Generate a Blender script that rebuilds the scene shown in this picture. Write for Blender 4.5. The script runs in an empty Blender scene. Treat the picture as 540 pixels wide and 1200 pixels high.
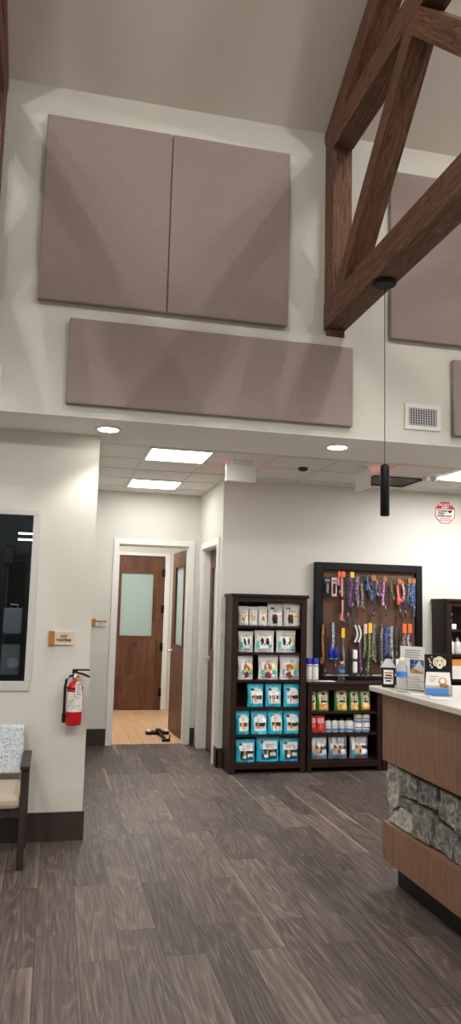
import bpy, bmesh, math, random
from mathutils import Vector, Matrix, noise
random.seed(7)
C = bpy.context.scene.collection
PI = math.pi

# ------------------------------------------------------------------ materials
def new_mat(name):
    m = bpy.data.materials.new(name); m.use_nodes = True
    nt = m.node_tree
    return m, nt, nt.nodes['Principled BSDF']

def srgb(r, g, b):
    f = lambda c: c/12.92 if c <= .04045 else ((c+.055)/1.055)**2.4
    return (f(r/255), f(g/255), f(b/255), 1)

def plain(name, rgb, rough=.5, metal=0, noise_amt=.06, nscale=30, spec=.5, bump=0):
    m, nt, p = new_mat(name)
    N, L = nt.nodes, nt.links
    tc = N.new('ShaderNodeTexCoord'); nz = N.new('ShaderNodeTexNoise'); nz.inputs['Scale'].default_value = nscale
    nz.inputs['Detail'].default_value = 3
    L.new(tc.outputs['Object'], nz.inputs['Vector'])
    mix = N.new('ShaderNodeMix'); mix.data_type = 'RGBA'
    c = srgb(*rgb)
    mix.inputs[6].default_value = tuple(max(0, x*(1-noise_amt)) for x in c[:3])+(1,)
    mix.inputs[7].default_value = tuple(min(1, x*(1+noise_amt)) for x in c[:3])+(1,)
    L.new(nz.outputs['Fac'], mix.inputs[0]); L.new(mix.outputs[2], p.inputs['Base Color'])
    p.inputs['Roughness'].default_value = rough; p.inputs['Metallic'].default_value = metal
    p.inputs['Specular IOR Level'].default_value = spec
    if bump:
        b = N.new('ShaderNodeBump'); b.inputs['Strength'].default_value = bump; b.inputs['Distance'].default_value = .003
        L.new(nz.outputs['Fac'], b.inputs['Height']); L.new(b.outputs['Normal'], p.inputs['Normal'])
    return m

def ramp(nt, stops):
    r = nt.nodes.new('ShaderNodeValToRGB'); e = r.color_ramp.elements
    while len(e) > 1: e.remove(e[0])
    e[0].position = stops[0][0]; e[0].color = srgb(*stops[0][1])
    for p, c in stops[1:]:
        x = e.new(p); x.color = srgb(*c)
    return r

def wood(name, stops, axis=0, scale=6, stretch=12, rough=.45, spec=.4, block=None, bump=.1):
    """grain runs along the object's axis; block=(w,l) adds staves of varying tone"""
    m, nt, p = new_mat(name); N, L = nt.nodes, nt.links
    tc = N.new('ShaderNodeTexCoord'); oi = N.new('ShaderNodeObjectInfo')
    mp = N.new('ShaderNodeMapping'); sc = [stretch]*3; sc[axis] = 1
    mp.inputs['Scale'].default_value = sc
    add = N.new('ShaderNodeVectorMath'); add.operation = 'MULTIPLY_ADD'
    add.inputs[1].default_value = (37, 23, 11)
    cmb = N.new('ShaderNodeCombineXYZ')
    for i in range(3): L.new(oi.outputs['Random'], cmb.inputs[i])
    L.new(cmb.outputs[0], add.inputs[0]); L.new(tc.outputs['Object'], mp.inputs['Vector']); L.new(mp.outputs[0], add.inputs[2])
    n1 = N.new('ShaderNodeTexNoise'); n1.inputs['Scale'].default_value = scale*.35; n1.inputs['Detail'].default_value = 4; n1.inputs['Distortion'].default_value = 1.2
    n2 = N.new('ShaderNodeTexNoise'); n2.inputs['Scale'].default_value = scale*2.2; n2.inputs['Detail'].default_value = 5; n2.inputs['Roughness'].default_value = .7
    L.new(add.outputs[0], n1.inputs['Vector']); L.new(add.outputs[0], n2.inputs['Vector'])
    mx = N.new('ShaderNodeMix'); mx.data_type = 'FLOAT'; mx.inputs[0].default_value = .45
    L.new(n1.outputs['Fac'], mx.inputs[2]); L.new(n2.outputs['Fac'], mx.inputs[3])
    fac = mx.outputs[0]
    if block:
        br = N.new('ShaderNodeTexBrick'); br.inputs['Scale'].default_value = 1
        br.inputs['Brick Width'].default_value = block[1]; br.inputs['Row Height'].default_value = block[0]
        br.inputs['Mortar Size'].default_value = 0.0006; br.inputs['Color1'].default_value = (.35,.35,.35,1); br.inputs['Color2'].default_value = (.65,.65,.65,1)
        br.inputs['Mortar'].default_value = (.3,.3,.3,1)
        m2 = N.new('ShaderNodeMapping')
        m2.inputs['Rotation'].default_value = {0:(PI/2,0,0), 2:(PI/2,0,PI/2) , 1:(0,0,PI/2)}[axis]
        if axis == 2:
            sp = N.new('ShaderNodeSeparateXYZ'); cb = N.new('ShaderNodeCombineXYZ')
            L.new(tc.outputs['Object'], sp.inputs[0]); L.new(sp.outputs[2], cb.inputs[0])
            ad = N.new('ShaderNodeMath'); ad.operation='ADD'; L.new(sp.outputs[0], ad.inputs[0]); L.new(sp.outputs[1], ad.inputs[1])
            L.new(ad.outputs[0], cb.inputs[1]); L.new(cb.outputs[0], br.inputs['Vector'])
        else:
            L.new(tc.outputs['Object'], m2.inputs['Vector']); L.new(m2.outputs[0], br.inputs['Vector'])
        m3 = N.new('ShaderNodeMix'); m3.data_type = 'FLOAT'; m3.inputs[0].default_value = .4
        L.new(fac, m3.inputs[2]); L.new(br.outputs['Color'], m3.inputs[3]); fac = m3.outputs[0]
    r = ramp(nt, stops); L.new(fac, r.inputs[0]); L.new(r.outputs[0], p.inputs['Base Color'])
    p.inputs['Roughness'].default_value = rough; p.inputs['Specular IOR Level'].default_value = spec
    if bump:
        b = N.new('ShaderNodeBump'); b.inputs['Strength'].default_value = bump; b.inputs['Distance'].default_value = .004
        L.new(n2.outputs['Fac'], b.inputs['Height']); L.new(b.outputs['Normal'], p.inputs['Normal'])
    return m

def emit(name, rgb, s):
    m, nt, p = new_mat(name)
    p.inputs['Base Color'].default_value = srgb(*rgb); p.inputs['Emission Color'].default_value = srgb(*rgb)
    p.inputs['Emission Strength'].default_value = s
    return m

def clear(name, tint=(235, 240, 240), gloss=.25, alpha_gloss_rough=.02, milky=0):
    m = bpy.data.materials.new(name); m.use_nodes = True; nt = m.node_tree; N, L = nt.nodes, nt.links
    N.clear()
    out = N.new('ShaderNodeOutputMaterial'); mx = N.new('ShaderNodeMixShader'); t = N.new('ShaderNodeBsdfTransparent'); g = N.new('ShaderNodeBsdfGlossy')
    t.inputs[0].default_value = srgb(*tint); g.inputs['Roughness'].default_value = alpha_gloss_rough
    fr = N.new('ShaderNodeLayerWeight'); fr.inputs['Blend'].default_value = gloss
    L.new(fr.outputs['Fresnel'], mx.inputs[0]); base = t.outputs[0]
    if milky:
        d = N.new('ShaderNodeBsdfTranslucent'); d.inputs[0].default_value = srgb(235, 238, 240); m3 = N.new('ShaderNodeMixShader'); m3.inputs[0].default_value = milky
        L.new(t.outputs[0], m3.inputs[1]); L.new(d.outputs[0], m3.inputs[2]); base = m3.outputs[0]
    L.new(base, mx.inputs[1]); L.new(g.outputs[0], mx.inputs[2]); L.new(mx.outputs[0], out.inputs[0])
    return m

def flecks(name, base, others, scale=60, rough=.8):
    m, nt, p = new_mat(name); N, L = nt.nodes, nt.links
    tc = N.new('ShaderNodeTexCoord'); v = N.new('ShaderNodeTexVoronoi'); v.inputs['Scale'].default_value = scale
    L.new(tc.outputs['Object'], v.inputs['Vector'])
    sp = N.new('ShaderNodeSeparateColor'); L.new(v.outputs['Color'], sp.inputs[0])
    st = [(0, base)] + [(.55+.4*i/len(others), c) for i, c in enumerate(others)]
    r = ramp(nt, st); r.color_ramp.interpolation = 'CONSTANT'
    L.new(sp.outputs[0], r.inputs[0]); L.new(r.outputs[0], p.inputs['Base Color'])
    p.inputs['Roughness'].default_value = rough
    return m

def floor_mat(name, pw, pl, x0, y0, stag, stops, vein, grout, rough=.38):
    m, nt, p = new_mat(name); N, L = nt.nodes, nt.links
    def M(op, a, b=None, c=None):
        n = N.new('ShaderNodeMath'); n.operation = op
        for i, v in enumerate((a, b, c)):
            if v is None: continue
            if isinstance(v, (int, float)): n.inputs[i].default_value = v
            else: L.new(v, n.inputs[i])
        return n.outputs[0]
    tc = N.new('ShaderNodeTexCoord'); sp = N.new('ShaderNodeSeparateXYZ'); L.new(tc.outputs['Object'], sp.inputs[0])
    X = M('DIVIDE', M('SUBTRACT', sp.outputs[0], x0), pw); ix = M('FLOOR', X); fx = M('FRACT', X)
    par = M('ABSOLUTE', M('MODULO', ix, 2.0))
    Y = M('DIVIDE', M('SUBTRACT', M('SUBTRACT', sp.outputs[1], y0), M('MULTIPLY', par, stag)), pl); iy = M('FLOOR', Y); fy = M('FRACT', Y)
    cb = N.new('ShaderNodeCombineXYZ'); L.new(ix, cb.inputs[0]); L.new(iy, cb.inputs[1])
    wn = N.new('ShaderNodeTexWhiteNoise'); wn.noise_dimensions = '2D'; L.new(cb.outputs[0], wn.inputs['Vector'])
    rnd = wn.outputs['Value']; sc = N.new('ShaderNodeSeparateColor'); L.new(wn.outputs['Color'], sc.inputs[0])
    # grain space
    g = N.new('ShaderNodeCombineXYZ')
    L.new(M('ADD', M('MULTIPLY', sp.outputs[0], 11.0), M('MULTIPLY', rnd, 50)), g.inputs[0])
    L.new(M('ADD', M('MULTIPLY', sp.outputs[1], 1.0), M('MULTIPLY', sc.outputs[1], 70)), g.inputs[1])
    n0 = N.new('ShaderNodeTexNoise'); n0.inputs['Scale'].default_value = .8; n0.inputs['Detail'].default_value = 1.5; n0.inputs['Distortion'].default_value = .35
    L.new(g.outputs[0], n0.inputs['Vector'])
    rings = M('FRACT', M('MULTIPLY', n0.outputs['Fac'], 11.0))
    ring = M('POWER', M('ABSOLUTE', M('SUBTRACT', M('MULTIPLY', rings, 2.0), 1.0)), 2.5)
    n2 = N.new('ShaderNodeTexNoise'); n2.inputs['Scale'].default_value = 3.2; n2.inputs['Detail'].default_value = 6; n2.inputs['Roughness'].default_value = .78
    g2 = N.new('ShaderNodeVectorMath'); g2.operation = 'MULTIPLY'; g2.inputs[1].default_value = (3.2, .8, 1); L.new(g.outputs[0], g2.inputs[0])
    L.new(g2.outputs[0], n2.inputs['Vector'])
    tone = M('ADD', M('ADD', M('MULTIPLY', rnd, .12), M('MULTIPLY', n2.outputs['Fac'], .76)), M('MULTIPLY', ring, .1))
    r = ramp(nt, stops); L.new(tone, r.inputs[0])
    # pale sapwood streaks along one long edge of some planks
    n3 = N.new('ShaderNodeTexNoise'); n3.inputs['Scale'].default_value = 1.6; L.new(g.outputs[0], n3.inputs['Vector'])
    edge = M('SUBTRACT', M('ADD', fx, M('MULTIPLY', M('SUBTRACT', n3.outputs['Fac'], .5), .35)), M('ADD', .78, M('MULTIPLY', sc.outputs[2], .4)))
    sap = M('MULTIPLY', M('MINIMUM', M('MAXIMUM', M('MULTIPLY', edge, 5.0), 0.0), 1.0), .55)
    mx = N.new('ShaderNodeMix'); mx.data_type = 'RGBA'; L.new(sap, mx.inputs[0]); L.new(r.outputs[0], mx.inputs[6]); mx.inputs[7].default_value = srgb(*vein)
    gx = M('LESS_THAN', M('MINIMUM', fx, M('SUBTRACT', 1.0, fx)), .0022/pw)
    gy = M('LESS_THAN', M('MINIMUM', fy, M('SUBTRACT', 1.0, fy)), .0022/pl)
    gr = M('MAXIMUM', gx, gy)
    m2 = N.new('ShaderNodeMix'); m2.data_type = 'RGBA'; L.new(gr, m2.inputs[0]); L.new(mx.outputs[2], m2.inputs[6]); m2.inputs[7].default_value = srgb(*grout)
    L.new(m2.outputs[2], p.inputs['Base Color'])
    L.new(M('ADD', rough, M('MULTIPLY', n2.outputs['Fac'], .14)), p.inputs['Roughness']); p.inputs['Specular IOR Level'].default_value = .35
    b = N.new('ShaderNodeBump'); b.inputs['Strength'].default_value = .35; b.inputs['Distance'].default_value = .002
    L.new(M('SUBTRACT', M('MULTIPLY', n2.outputs['Fac'], .3), gr), b.inputs['Height']); L.new(b.outputs['Normal'], p.inputs['Normal'])
    return m

def stone_mat():
    m, nt, p = new_mat('ledge stone'); N, L = nt.nodes, nt.links
    tc = N.new('ShaderNodeTexCoord'); n = N.new('ShaderNodeTexNoise'); n.inputs['Scale'].default_value = 16; n.inputs['Detail'].default_value = 8; n.inputs['Roughness'].default_value = .72; n.inputs['Distortion'].default_value = 1.5
    L.new(tc.outputs['Object'], n.inputs['Vector'])
    at = N.new('ShaderNodeVertexColor'); at.layer_name = 'tone'
    sp = N.new('ShaderNodeSeparateColor'); L.new(at.outputs['Color'], sp.inputs[0])
    ad = N.new('ShaderNodeMath'); ad.operation = 'ADD'; L.new(n.outputs['Fac'], ad.inputs[0]); L.new(sp.outputs[0], ad.inputs[1])
    sb = N.new('ShaderNodeMath'); sb.operation = 'SUBTRACT'; L.new(ad.outputs[0], sb.inputs[0]); sb.inputs[1].default_value = .5
    r = ramp(nt, [(.3, (70, 71, 71)), (.42, (118, 117, 114)), (.52, (158, 156, 150)), (.66, (214, 208, 194))])
    L.new(sb.outputs[0], r.inputs[0]); L.new(r.outputs[0], p.inputs['Base Color'])
    p.inputs['Roughness'].default_value = .8
    b = N.new('ShaderNodeBump'); b.inputs['Strength'].default_value = 1; b.inputs['Distance'].default_value = .02
    L.new(n.outputs['Fac'], b.inputs['Height']); L.new(b.outputs['Normal'], p.inputs['Normal'])
    return m

def pegboard_mat():
    m, nt, p = new_mat('brown pegboard'); N, L = nt.nodes, nt.links
    def M(op, a, b=None):
        n = N.new('ShaderNodeMath'); n.operation = op
        for i, v in enumerate((a, b)):
            if v is None: continue
            if isinstance(v, (int, float)): n.inputs[i].default_value = v
            else: L.new(v, n.inputs[i])
        return n.outputs[0]
    tc = N.new('ShaderNodeTexCoord'); sp = N.new('ShaderNodeSeparateXYZ'); L.new(tc.outputs['Object'], sp.inputs[0])
    fx = M('SUBTRACT', M('FRACT', M('DIVIDE', sp.outputs[0], .0245)), .5); fz = M('SUBTRACT', M('FRACT', M('DIVIDE', sp.outputs[2], .0245)), .5)
    d = M('ADD', M('MULTIPLY', fx, fx), M('MULTIPLY', fz, fz)); h = M('LESS_THAN', d, .02)
    mx = N.new('ShaderNodeMix'); mx.data_type = 'RGBA'; L.new(h, mx.inputs[0]); mx.inputs[6].default_value = srgb(102, 70, 53); mx.inputs[7].default_value = srgb(34, 22, 18)
    L.new(mx.outputs[2], p.inputs['Base Color']); p.inputs['Roughness'].default_value = .7
    return m

def chair_fabric():
    m, nt, p = new_mat('pale blue scribble fabric'); N, L = nt.nodes, nt.links
    tc = N.new('ShaderNodeTexCoord')
    v = N.new('ShaderNodeTexVoronoi'); v.feature = 'DISTANCE_TO_EDGE'; v.inputs['Scale'].default_value = 30
    n = N.new('ShaderNodeTexNoise'); n.inputs['Scale'].default_value = 14; n.inputs['Distortion'].default_value = 3
    L.new(tc.outputs['Object'], n.inputs['Vector'])
    ad = N.new('ShaderNodeMix'); ad.data_type = 'VECTOR'; ad.inputs[0].default_value = .09
    L.new(tc.outputs['Object'], ad.inputs[4]); L.new(n.outputs['Color'], ad.inputs[5]); L.new(ad.outputs[1], v.inputs['Vector'])
    r = ramp(nt, [(0, (96, 106, 116)), (.02, (120, 130, 140)), (.045, (208, 217, 224)), (1, (218, 226, 232))])
    L.new(v.outputs['Distance'], r.inputs[0])
    v2 = N.new('ShaderNodeTexVoronoi'); v2.inputs['Scale'].default_value = 36; L.new(tc.outputs['Object'], v2.inputs['Vector'])
    r2 = ramp(nt, [(0, (40, 45, 52)), (.10, (50, 55, 62)), (.13, (255, 255, 255)), (1, (255, 255, 255))]); L.new(v2.outputs['Distance'], r2.inputs[0])
    mx = N.new('ShaderNodeMix'); mx.data_type = 'RGBA'; mx.blend_type = 'MULTIPLY'; mx.inputs[0].default_value = 1
    L.new(r.outputs[0], mx.inputs[6]); L.new(r2.outputs[0], mx.inputs[7]); L.new(mx.outputs[2], p.inputs['Base Color'])
    p.inputs['Roughness'].default_value = .8
    return m

def tile_mat():
    m, nt, p = new_mat('speckled ceiling tile'); N, L = nt.nodes, nt.links
    tc = N.new('ShaderNodeTexCoord'); n = N.new('ShaderNodeTexNoise'); n.inputs['Scale'].default_value = 160; n.inputs['Detail'].default_value = 2
    L.new(tc.outputs['Object'], n.inputs['Vector'])
    r = ramp(nt, [(.3, (208, 202, 197)), (.5, (226, 221, 216)), (.7, (232, 227, 222))]); L.new(n.outputs['Fac'], r.inputs[0]); L.new(r.outputs[0], p.inputs['Base Color'])
    p.inputs['Roughness'].default_value = .9
    return m

MAT = {}
MAT['wall'] = plain('warm white wall paint', (210, 209, 201), .6, noise_amt=.015, nscale=8, spec=.3)
MAT['ceil'] = plain('gray sloped ceiling paint', (236, 229, 222), .8, noise_amt=.02, nscale=6, spec=.2)
MAT['soffit'] = plain('soffit paint', (242, 238, 234), .7, noise_amt=.015, nscale=8, spec=.2)
MAT['tile'] = tile_mat()
MAT['grid'] = plain('ceiling grid metal', (206, 201, 196), .5)
MAT['trim'] = plain('white gloss trim', (228, 228, 224), .35, noise_amt=.01)
MAT['base'] = wood('dark wood base', [(.2, (40, 33, 30)), (.6, (58, 49, 44)), (.9, (76, 66, 60))], axis=0, rough=.5)
MAT['fabric'] = plain('mauve acoustic fabric', (152, 138, 133), .95, noise_amt=.28, nscale=150, spec=.1, bump=.3)
MAT['beam'] = wood('dark stained timber', [(.3, (38, 25, 19)), (.42, (80, 55, 42)), (.54, (114, 82, 63)), (.72, (152, 116, 92))], axis=0, scale=16, stretch=12, rough=.6, spec=.25, bump=.4)
MAT['floor'] = floor_mat('gray brown wood plank tile', .183, .885, .18, 3.42, .29,
    [(.32, (46, 39, 37)), (.44, (78, 68, 64)), (.55, (102, 90, 84)), (.7, (142, 126, 116))], (158, 138, 122), (60, 53, 50), .42)
MAT['oakfloor'] = floor_mat('light oak floor', .13, .9, 0, 8.4, .37,
    [(.2, (176, 134, 98)), (.5, (206, 166, 128)), (.9, (228, 194, 158))], (232, 202, 168), (150, 112, 82), .35)
MAT['door'] = wood('brown oak veneer', [(.28, (58, 35, 25)), (.5, (96, 62, 44)), (.72, (128, 88, 63))], axis=2, scale=7, stretch=9, rough=.45, spec=.3, block=(.1, .5))
MAT['shelf'] = wood('espresso wood', [(.25, (26, 15, 12)), (.6, (44, 26, 22)), (.9, (62, 40, 33))], axis=2, scale=7, stretch=10, rough=.45, spec=.25)
MAT['laminate'] = wood('brown woodgrain laminate', [(.3, (96, 70, 52)), (.5, (134, 101, 77)), (.7, (166, 130, 102))], axis=2, scale=14, stretch=22, rough=.45, bump=.05)
MAT['quartz'] = plain('cream quartz', (214, 208, 198), .25, noise_amt=.06, nscale=70)
MAT['stone'] = stone_mat(); MAT['peg'] = pegboard_mat(); MAT['scribble'] = chair_fabric()
MAT['beige'] = plain('beige vinyl', (188, 172, 156), .5, noise_amt=.04, nscale=20)
MAT['darkwood'] = wood('dark chair wood', [(.2, (34, 28, 26)), (.7, (56, 47, 43))], axis=2, rough=.4)
MAT['black'] = plain('black plastic', (15, 14, 15), .45, spec=.3)
MAT['blackm'] = plain('matte black metal', (11, 11, 12), .5, spec=.25)
MAT['dark'] = plain('dark charcoal', (46, 46, 50), .6)
MAT['red'] = plain('red enamel', (196, 22, 34), .25, noise_amt=.02)
MAT['white'] = plain('white plastic', (228, 227, 224), .45, noise_amt=.02)
MAT['paper'] = plain('white paper', (232, 230, 226), .7, noise_amt=.02)
MAT['lgray'] = plain('light gray foil', (214, 214, 216), .35, noise_amt=.08, nscale=40)
MAT['silver'] = plain('brushed metal', (190, 188, 184), .3, metal=1, noise_amt=.05)
MAT['brass'] = plain('brass', (196, 160, 90), .35, metal=.8)
MAT['frost'] = plain('frosted glass', (160, 180, 176), .25, noise_amt=.04, nscale=3)
MAT['frost2'] = plain('frosted pale glass', (188, 206, 206), .25, noise_amt=.03, nscale=3)
MAT['tan'] = plain('tan sign plastic', (214, 196, 172), .5, noise_amt=.03)
MAT['signwood'] = wood('sign wood strip', [(.2, (150, 94, 46)), (.8, (190, 130, 74))], axis=2)
MAT['ink'] = plain('black ink', (28, 26, 26), .6)
MAT['grayink'] = plain('gray ink', (130, 130, 134), .7)
MAT['redink'] = plain('red print', (206, 50, 46), .5)
MAT['blue'] = plain('royal blue plastic', (30, 40, 170), .35)
MAT['sky'] = plain('sky blue print', (70, 130, 205), .5)
MAT['navy'] = plain('navy print', (36, 50, 110), .5)
MAT['teal'] = plain('teal foil', (44, 186, 214), .3, noise_amt=.25, nscale=35)
MAT['tealp'] = plain('teal print', (70, 185, 180), .5)
MAT['dteal'] = plain('slate foil', (112, 124, 132), .35, noise_amt=.2, nscale=30)
MAT['cream'] = plain('cream print', (232, 220, 190), .5)
MAT['yellow'] = plain('yellow print', (232, 206, 120), .5)
MAT['tag_yellow'] = plain('yellow card', (240, 196, 48), .5)
MAT['orange'] = plain('orange print', (240, 150, 70), .5)
MAT['tag_orange'] = plain('orange card', (240, 110, 46), .5)
MAT['coral'] = plain('coral nylon', (222, 104, 86), .6)
MAT['pink'] = plain('pink nylon', (220, 140, 140), .6)
MAT['pinkcard'] = plain('pink card', (232, 186, 190), .6)
MAT['green'] = plain('green foil', (60, 130, 52), .4, noise_amt=.2)
MAT['brown'] = flecks('curly brown fur print', (160, 92, 52), [(120, 64, 36), (190, 128, 84)], 220)
MAT['dbrown'] = flecks('dark brown fur print', (70, 40, 30), [(40, 24, 20), (110, 70, 48)], 180)
MAT['tanfur'] = flecks('tan fur print', (190, 140, 88), [(150, 100, 60), (220, 180, 130)], 180)
MAT['maroon'] = plain('maroon print', (130, 44, 50), .6)
MAT['redfoil'] = plain('red foil', (208, 58, 58), .35, noise_amt=.15)
MAT['mauvebox'] = plain('mauve box', (140, 104, 104), .5)
MAT['wframe'] = plain('gray white window frame', (196, 196, 194), .4, noise_amt=.01)
MAT['glass'] = clear('window glass', (190, 194, 196), .2)
MAT['clearp'] = clear('clear plastic', (246, 248, 249), .1, .08, .25)
MAT['acry'] = clear('clear acrylic', (236, 238, 238), .2, .03)
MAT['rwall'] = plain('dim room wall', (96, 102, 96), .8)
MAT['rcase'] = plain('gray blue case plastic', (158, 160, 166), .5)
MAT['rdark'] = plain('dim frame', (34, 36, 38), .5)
MAT['troffer'] = emit('troffer lens', (255, 252, 248), 10)
MAT['troffer_office'] = emit('office troffer lens', (255, 252, 248), 22)
MAT['can'] = emit('downlight lens', (255, 246, 232), 14)
MAT['strip'] = emit('strip glow', (250, 250, 255), 5)
MAT['exitred'] = emit('lit red lettering', (255, 60, 60), 3)
MAT['amber'] = plain('amber print', (214, 142, 56), .5)
MAT['lens'] = plain('silver lens', (210, 208, 206), .2)
for nm, b, o in (('s_blue', (44, 92, 160), [(20, 28, 60), (26, 30, 44), (140, 180, 210)]), ('s_purple', (96, 58, 120), [(190, 130, 190), (40, 26, 60)]),
                 ('s_black', (26, 24, 26), [(44, 40, 44), (90, 86, 92)]), ('s_gray', (104, 106, 108), [(60, 62, 66), (180, 180, 182)]), ('s_green', (110, 128, 62), [(190, 200, 130), (60, 80, 44)]),
                 ('s_gold', (150, 104, 60), [(200, 160, 100), (80, 50, 36)]), ('s_redgray', (190, 84, 72), [(220, 200, 190), (60, 50, 52)]), ('s_navy', (34, 42, 110), [(20, 22, 44), (110, 120, 170)]),
                 ('s_pink', (204, 130, 180), [(110, 60, 120), (240, 190, 220)]), ('s_dark', (40, 34, 40), [(90, 40, 50), (24, 20, 24)]), ('s_olive', (84, 84, 50), [(130, 126, 80), (40, 40, 30)]), ('s_white', (200, 204, 206), [(60, 70, 90), (120, 150, 190)])):
    MAT[nm] = flecks(nm + ' webbing', b, o, 160)

# ------------------------------------------------------------------ mesh builder
class MB:
    def __init__(s): s.v = []; s.f = []; s.m = []; s.smooth = []
    def add(s, vs, fs, mi=0, smooth=False):
        o = len(s.v); s.v += [Vector(v) for v in vs]
        for f in fs: s.f.append([i+o for i in f]); s.m.append(mi); s.smooth.append(smooth)
        return s
    def box(s, x0, x1, y0, y1, z0, z1, mi=0, bev=0):
        if bev:
            bm = bmesh.new(); bmesh.ops.create_cube(bm, size=1)
            for v in bm.verts: v.co = Vector(((x0+x1)/2+v.co.x*(x1-x0), (y0+y1)/2+v.co.y*(y1-y0), (z0+z1)/2+v.co.z*(z1-z0)))
            bmesh.ops.bevel(bm, geom=bm.edges[:], offset=bev, segments=2, affect='EDGES', profile=.5)
            bm.verts.index_update()
            s.add([v.co.copy() for v in bm.verts], [[v.index for v in f.verts] for f in bm.faces], mi); bm.free(); return s
        vs = [(x, y, z) for x in (x0, x1) for y in (y0, y1) for z in (z0, z1)]
        return s.add(vs, [(0,1,3,2),(4,6,7,5),(0,4,5,1),(2,3,7,6),(0,2,6,4),(1,5,7,3)], mi)
    def prism(s, poly, axis, a, b, mi=0, smooth=False):
        """poly in the two other axes (in xyz order), extruded along axis a..b"""
        n = len(poly); P = []
        for t in (a, b):
            for p in poly:
                q = list(p); q.insert(axis, t); P.append(q)
        fs = [list(range(n)), list(range(2*n-1, n-1, -1))] + [[i, i+n, (i+1) % n+n, (i+1) % n] for i in range(n)]
        return s.add(P, fs, mi, smooth)
    def lathe(s, prof, c=(0,0,0), n=20, mi=0, axis=2):
        vs = []; fs = []
        for r, h in prof:
            for k in range(n):
                a = 2*PI*k/n; p = [r*math.cos(a), r*math.sin(a)]; p.insert(axis, h) if axis < 2 else p.append(h)
                vs.append(Vector(p)+Vector(c))
        m = len(prof)
        for i in range(m-1):
            for k in range(n): fs.append([i*n+k, i*n+(k+1) % n, (i+1)*n+(k+1) % n, (i+1)*n+k])
        s.add(vs, fs, mi, True)
        s.add([vs[k] for k in range(n)][::-1], [list(range(n))], mi); s.add([vs[(m-1)*n+k] for k in range(n)], [list(range(n))], mi)
        return s
    def tube(s, pts, r, n=8, mi=0, flat=None):
        """round tube, or a flat band flat=(w,t) with width along x"""
        pts = [Vector(p) for p in pts]; vs = []; fs = []
        for i, p in enumerate(pts):
            t = (pts[min(i+1, len(pts)-1)]-pts[max(i-1, 0)]).normalized()
            if flat:
                a = Vector((1, 0, 0)); b = t.cross(a).normalized()
                a = b.cross(t).normalized()
                for sx, sy in ((-1,-1), (1,-1), (1,1), (-1,1)): vs.append(p+a*sx*flat[0]/2+b*sy*flat[1]/2)
            else:
                up = Vector((0, 0, 1)) if abs(t.z) < .9 else Vector((1, 0, 0))
                a = t.cross(up).normalized(); b = t.cross(a)
                for k in range(n):
                    w = 2*PI*k/n; vs.append(p+a*math.cos(w)*r+b*math.sin(w)*r)
        if flat: n = 4
        for i in range(len(pts)-1):
            for k in range(n): fs.append([i*n+k, i*n+(k+1) % n, (i+1)*n+(k+1) % n, (i+1)*n+k])
        m = (len(pts)-1)*n
        fs += [list(range(n))[::-1], list(range(m, m+n))]
        return s.add(vs, fs, mi, not flat)
    def build(s, name, mats, parent=None, local=False, bevel=0, loc=None):
        me = bpy.data.meshes.new(name)
        off = Vector((0, 0, 0))
        if not local:
            q = parent
            while q: off += q.location; q = q.parent
            if loc is not None: off = off+Vector(loc)
        me.from_pydata([v-off for v in s.v], [], s.f)
        if not isinstance(mats, (list, tuple)): mats = [mats]
        for m in mats: me.materials.append(MAT[m] if isinstance(m, str) else m)
        for p, mi, sm in zip(me.polygons, s.m, s.smooth): p.material_index = mi; p.use_smooth = sm
        bm = bmesh.new(); bm.from_mesh(me); bmesh.ops.recalc_face_normals(bm, faces=bm.faces[:]); bm.to_mesh(me); bm.free()
        o = bpy.data.objects.new(name, me); C.objects.link(o)
        if parent: o.parent = parent
        if loc is not None: o.location = loc
        if bevel:
            b = o.modifiers.new('bevel', 'BEVEL'); b.width = bevel; b.segments = 2; b.limit_method = 'ANGLE'
        return o

def tag(o, label=None, cat=None, group=None, kind=None):
    if label: o['label'] = label
    if cat: o['category'] = cat
    if group: o['group'] = group
    if kind: o['kind'] = kind
    return o
def thing(name, label, cat, loc=(0,0,0), rz=0, group=None):
    o = bpy.data.objects.new(name, None); C.objects.link(o); o.empty_display_size = .05
    o.location = loc; o.rotation_euler = (0, 0, rz)
    return tag(o, label, cat, group)
def sroot(name, loc):
    o = bpy.data.objects.new(name, None); C.objects.link(o); o.location = loc; o['kind'] = 'structure'; return o
def struct(name, mb, mats, **k):
    return tag(mb.build(name, mats, **k), kind='structure')
def dup(root, loc, rz, label, group=None):
    r = root.copy(); C.objects.link(r); r.location = loc; r.rotation_euler = (0, 0, rz); r['label'] = label
    if group: r['group'] = group
    for ch in list(root.children):
        c = ch.copy(); C.objects.link(c); c.parent = r
        for g in ch.children:
            d = g.copy(); C.objects.link(d); d.parent = c
    return r
def text(name, body, size, mat, parent, pos, rot=(PI/2, 0, 0), align='CENTER', bold=0, squeeze=1, local=True):
    cu = bpy.data.curves.new(name, 'FONT'); cu.body = body; cu.size = size; cu.align_x = align; cu.align_y = 'CENTER'; cu.offset = bold; cu.extrude = .0004
    t = bpy.data.objects.new('t', cu); C.objects.link(t); bpy.context.view_layer.update()
    me = bpy.data.meshes.new_from_object(t.evaluated_get(bpy.context.evaluated_depsgraph_get())); C.objects.unlink(t); bpy.data.objects.remove(t)
    me.materials.clear(); me.materials.append(MAT[mat])
    me.transform(Matrix.Diagonal((squeeze, 1, 1, 1)))
    R = Matrix.Translation(pos) @ __import__('mathutils').Euler(rot).to_matrix().to_4x4()
    me.transform(R)
    o = bpy.data.objects.new(name, me); C.objects.link(o); o.parent = parent
    return o

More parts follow.
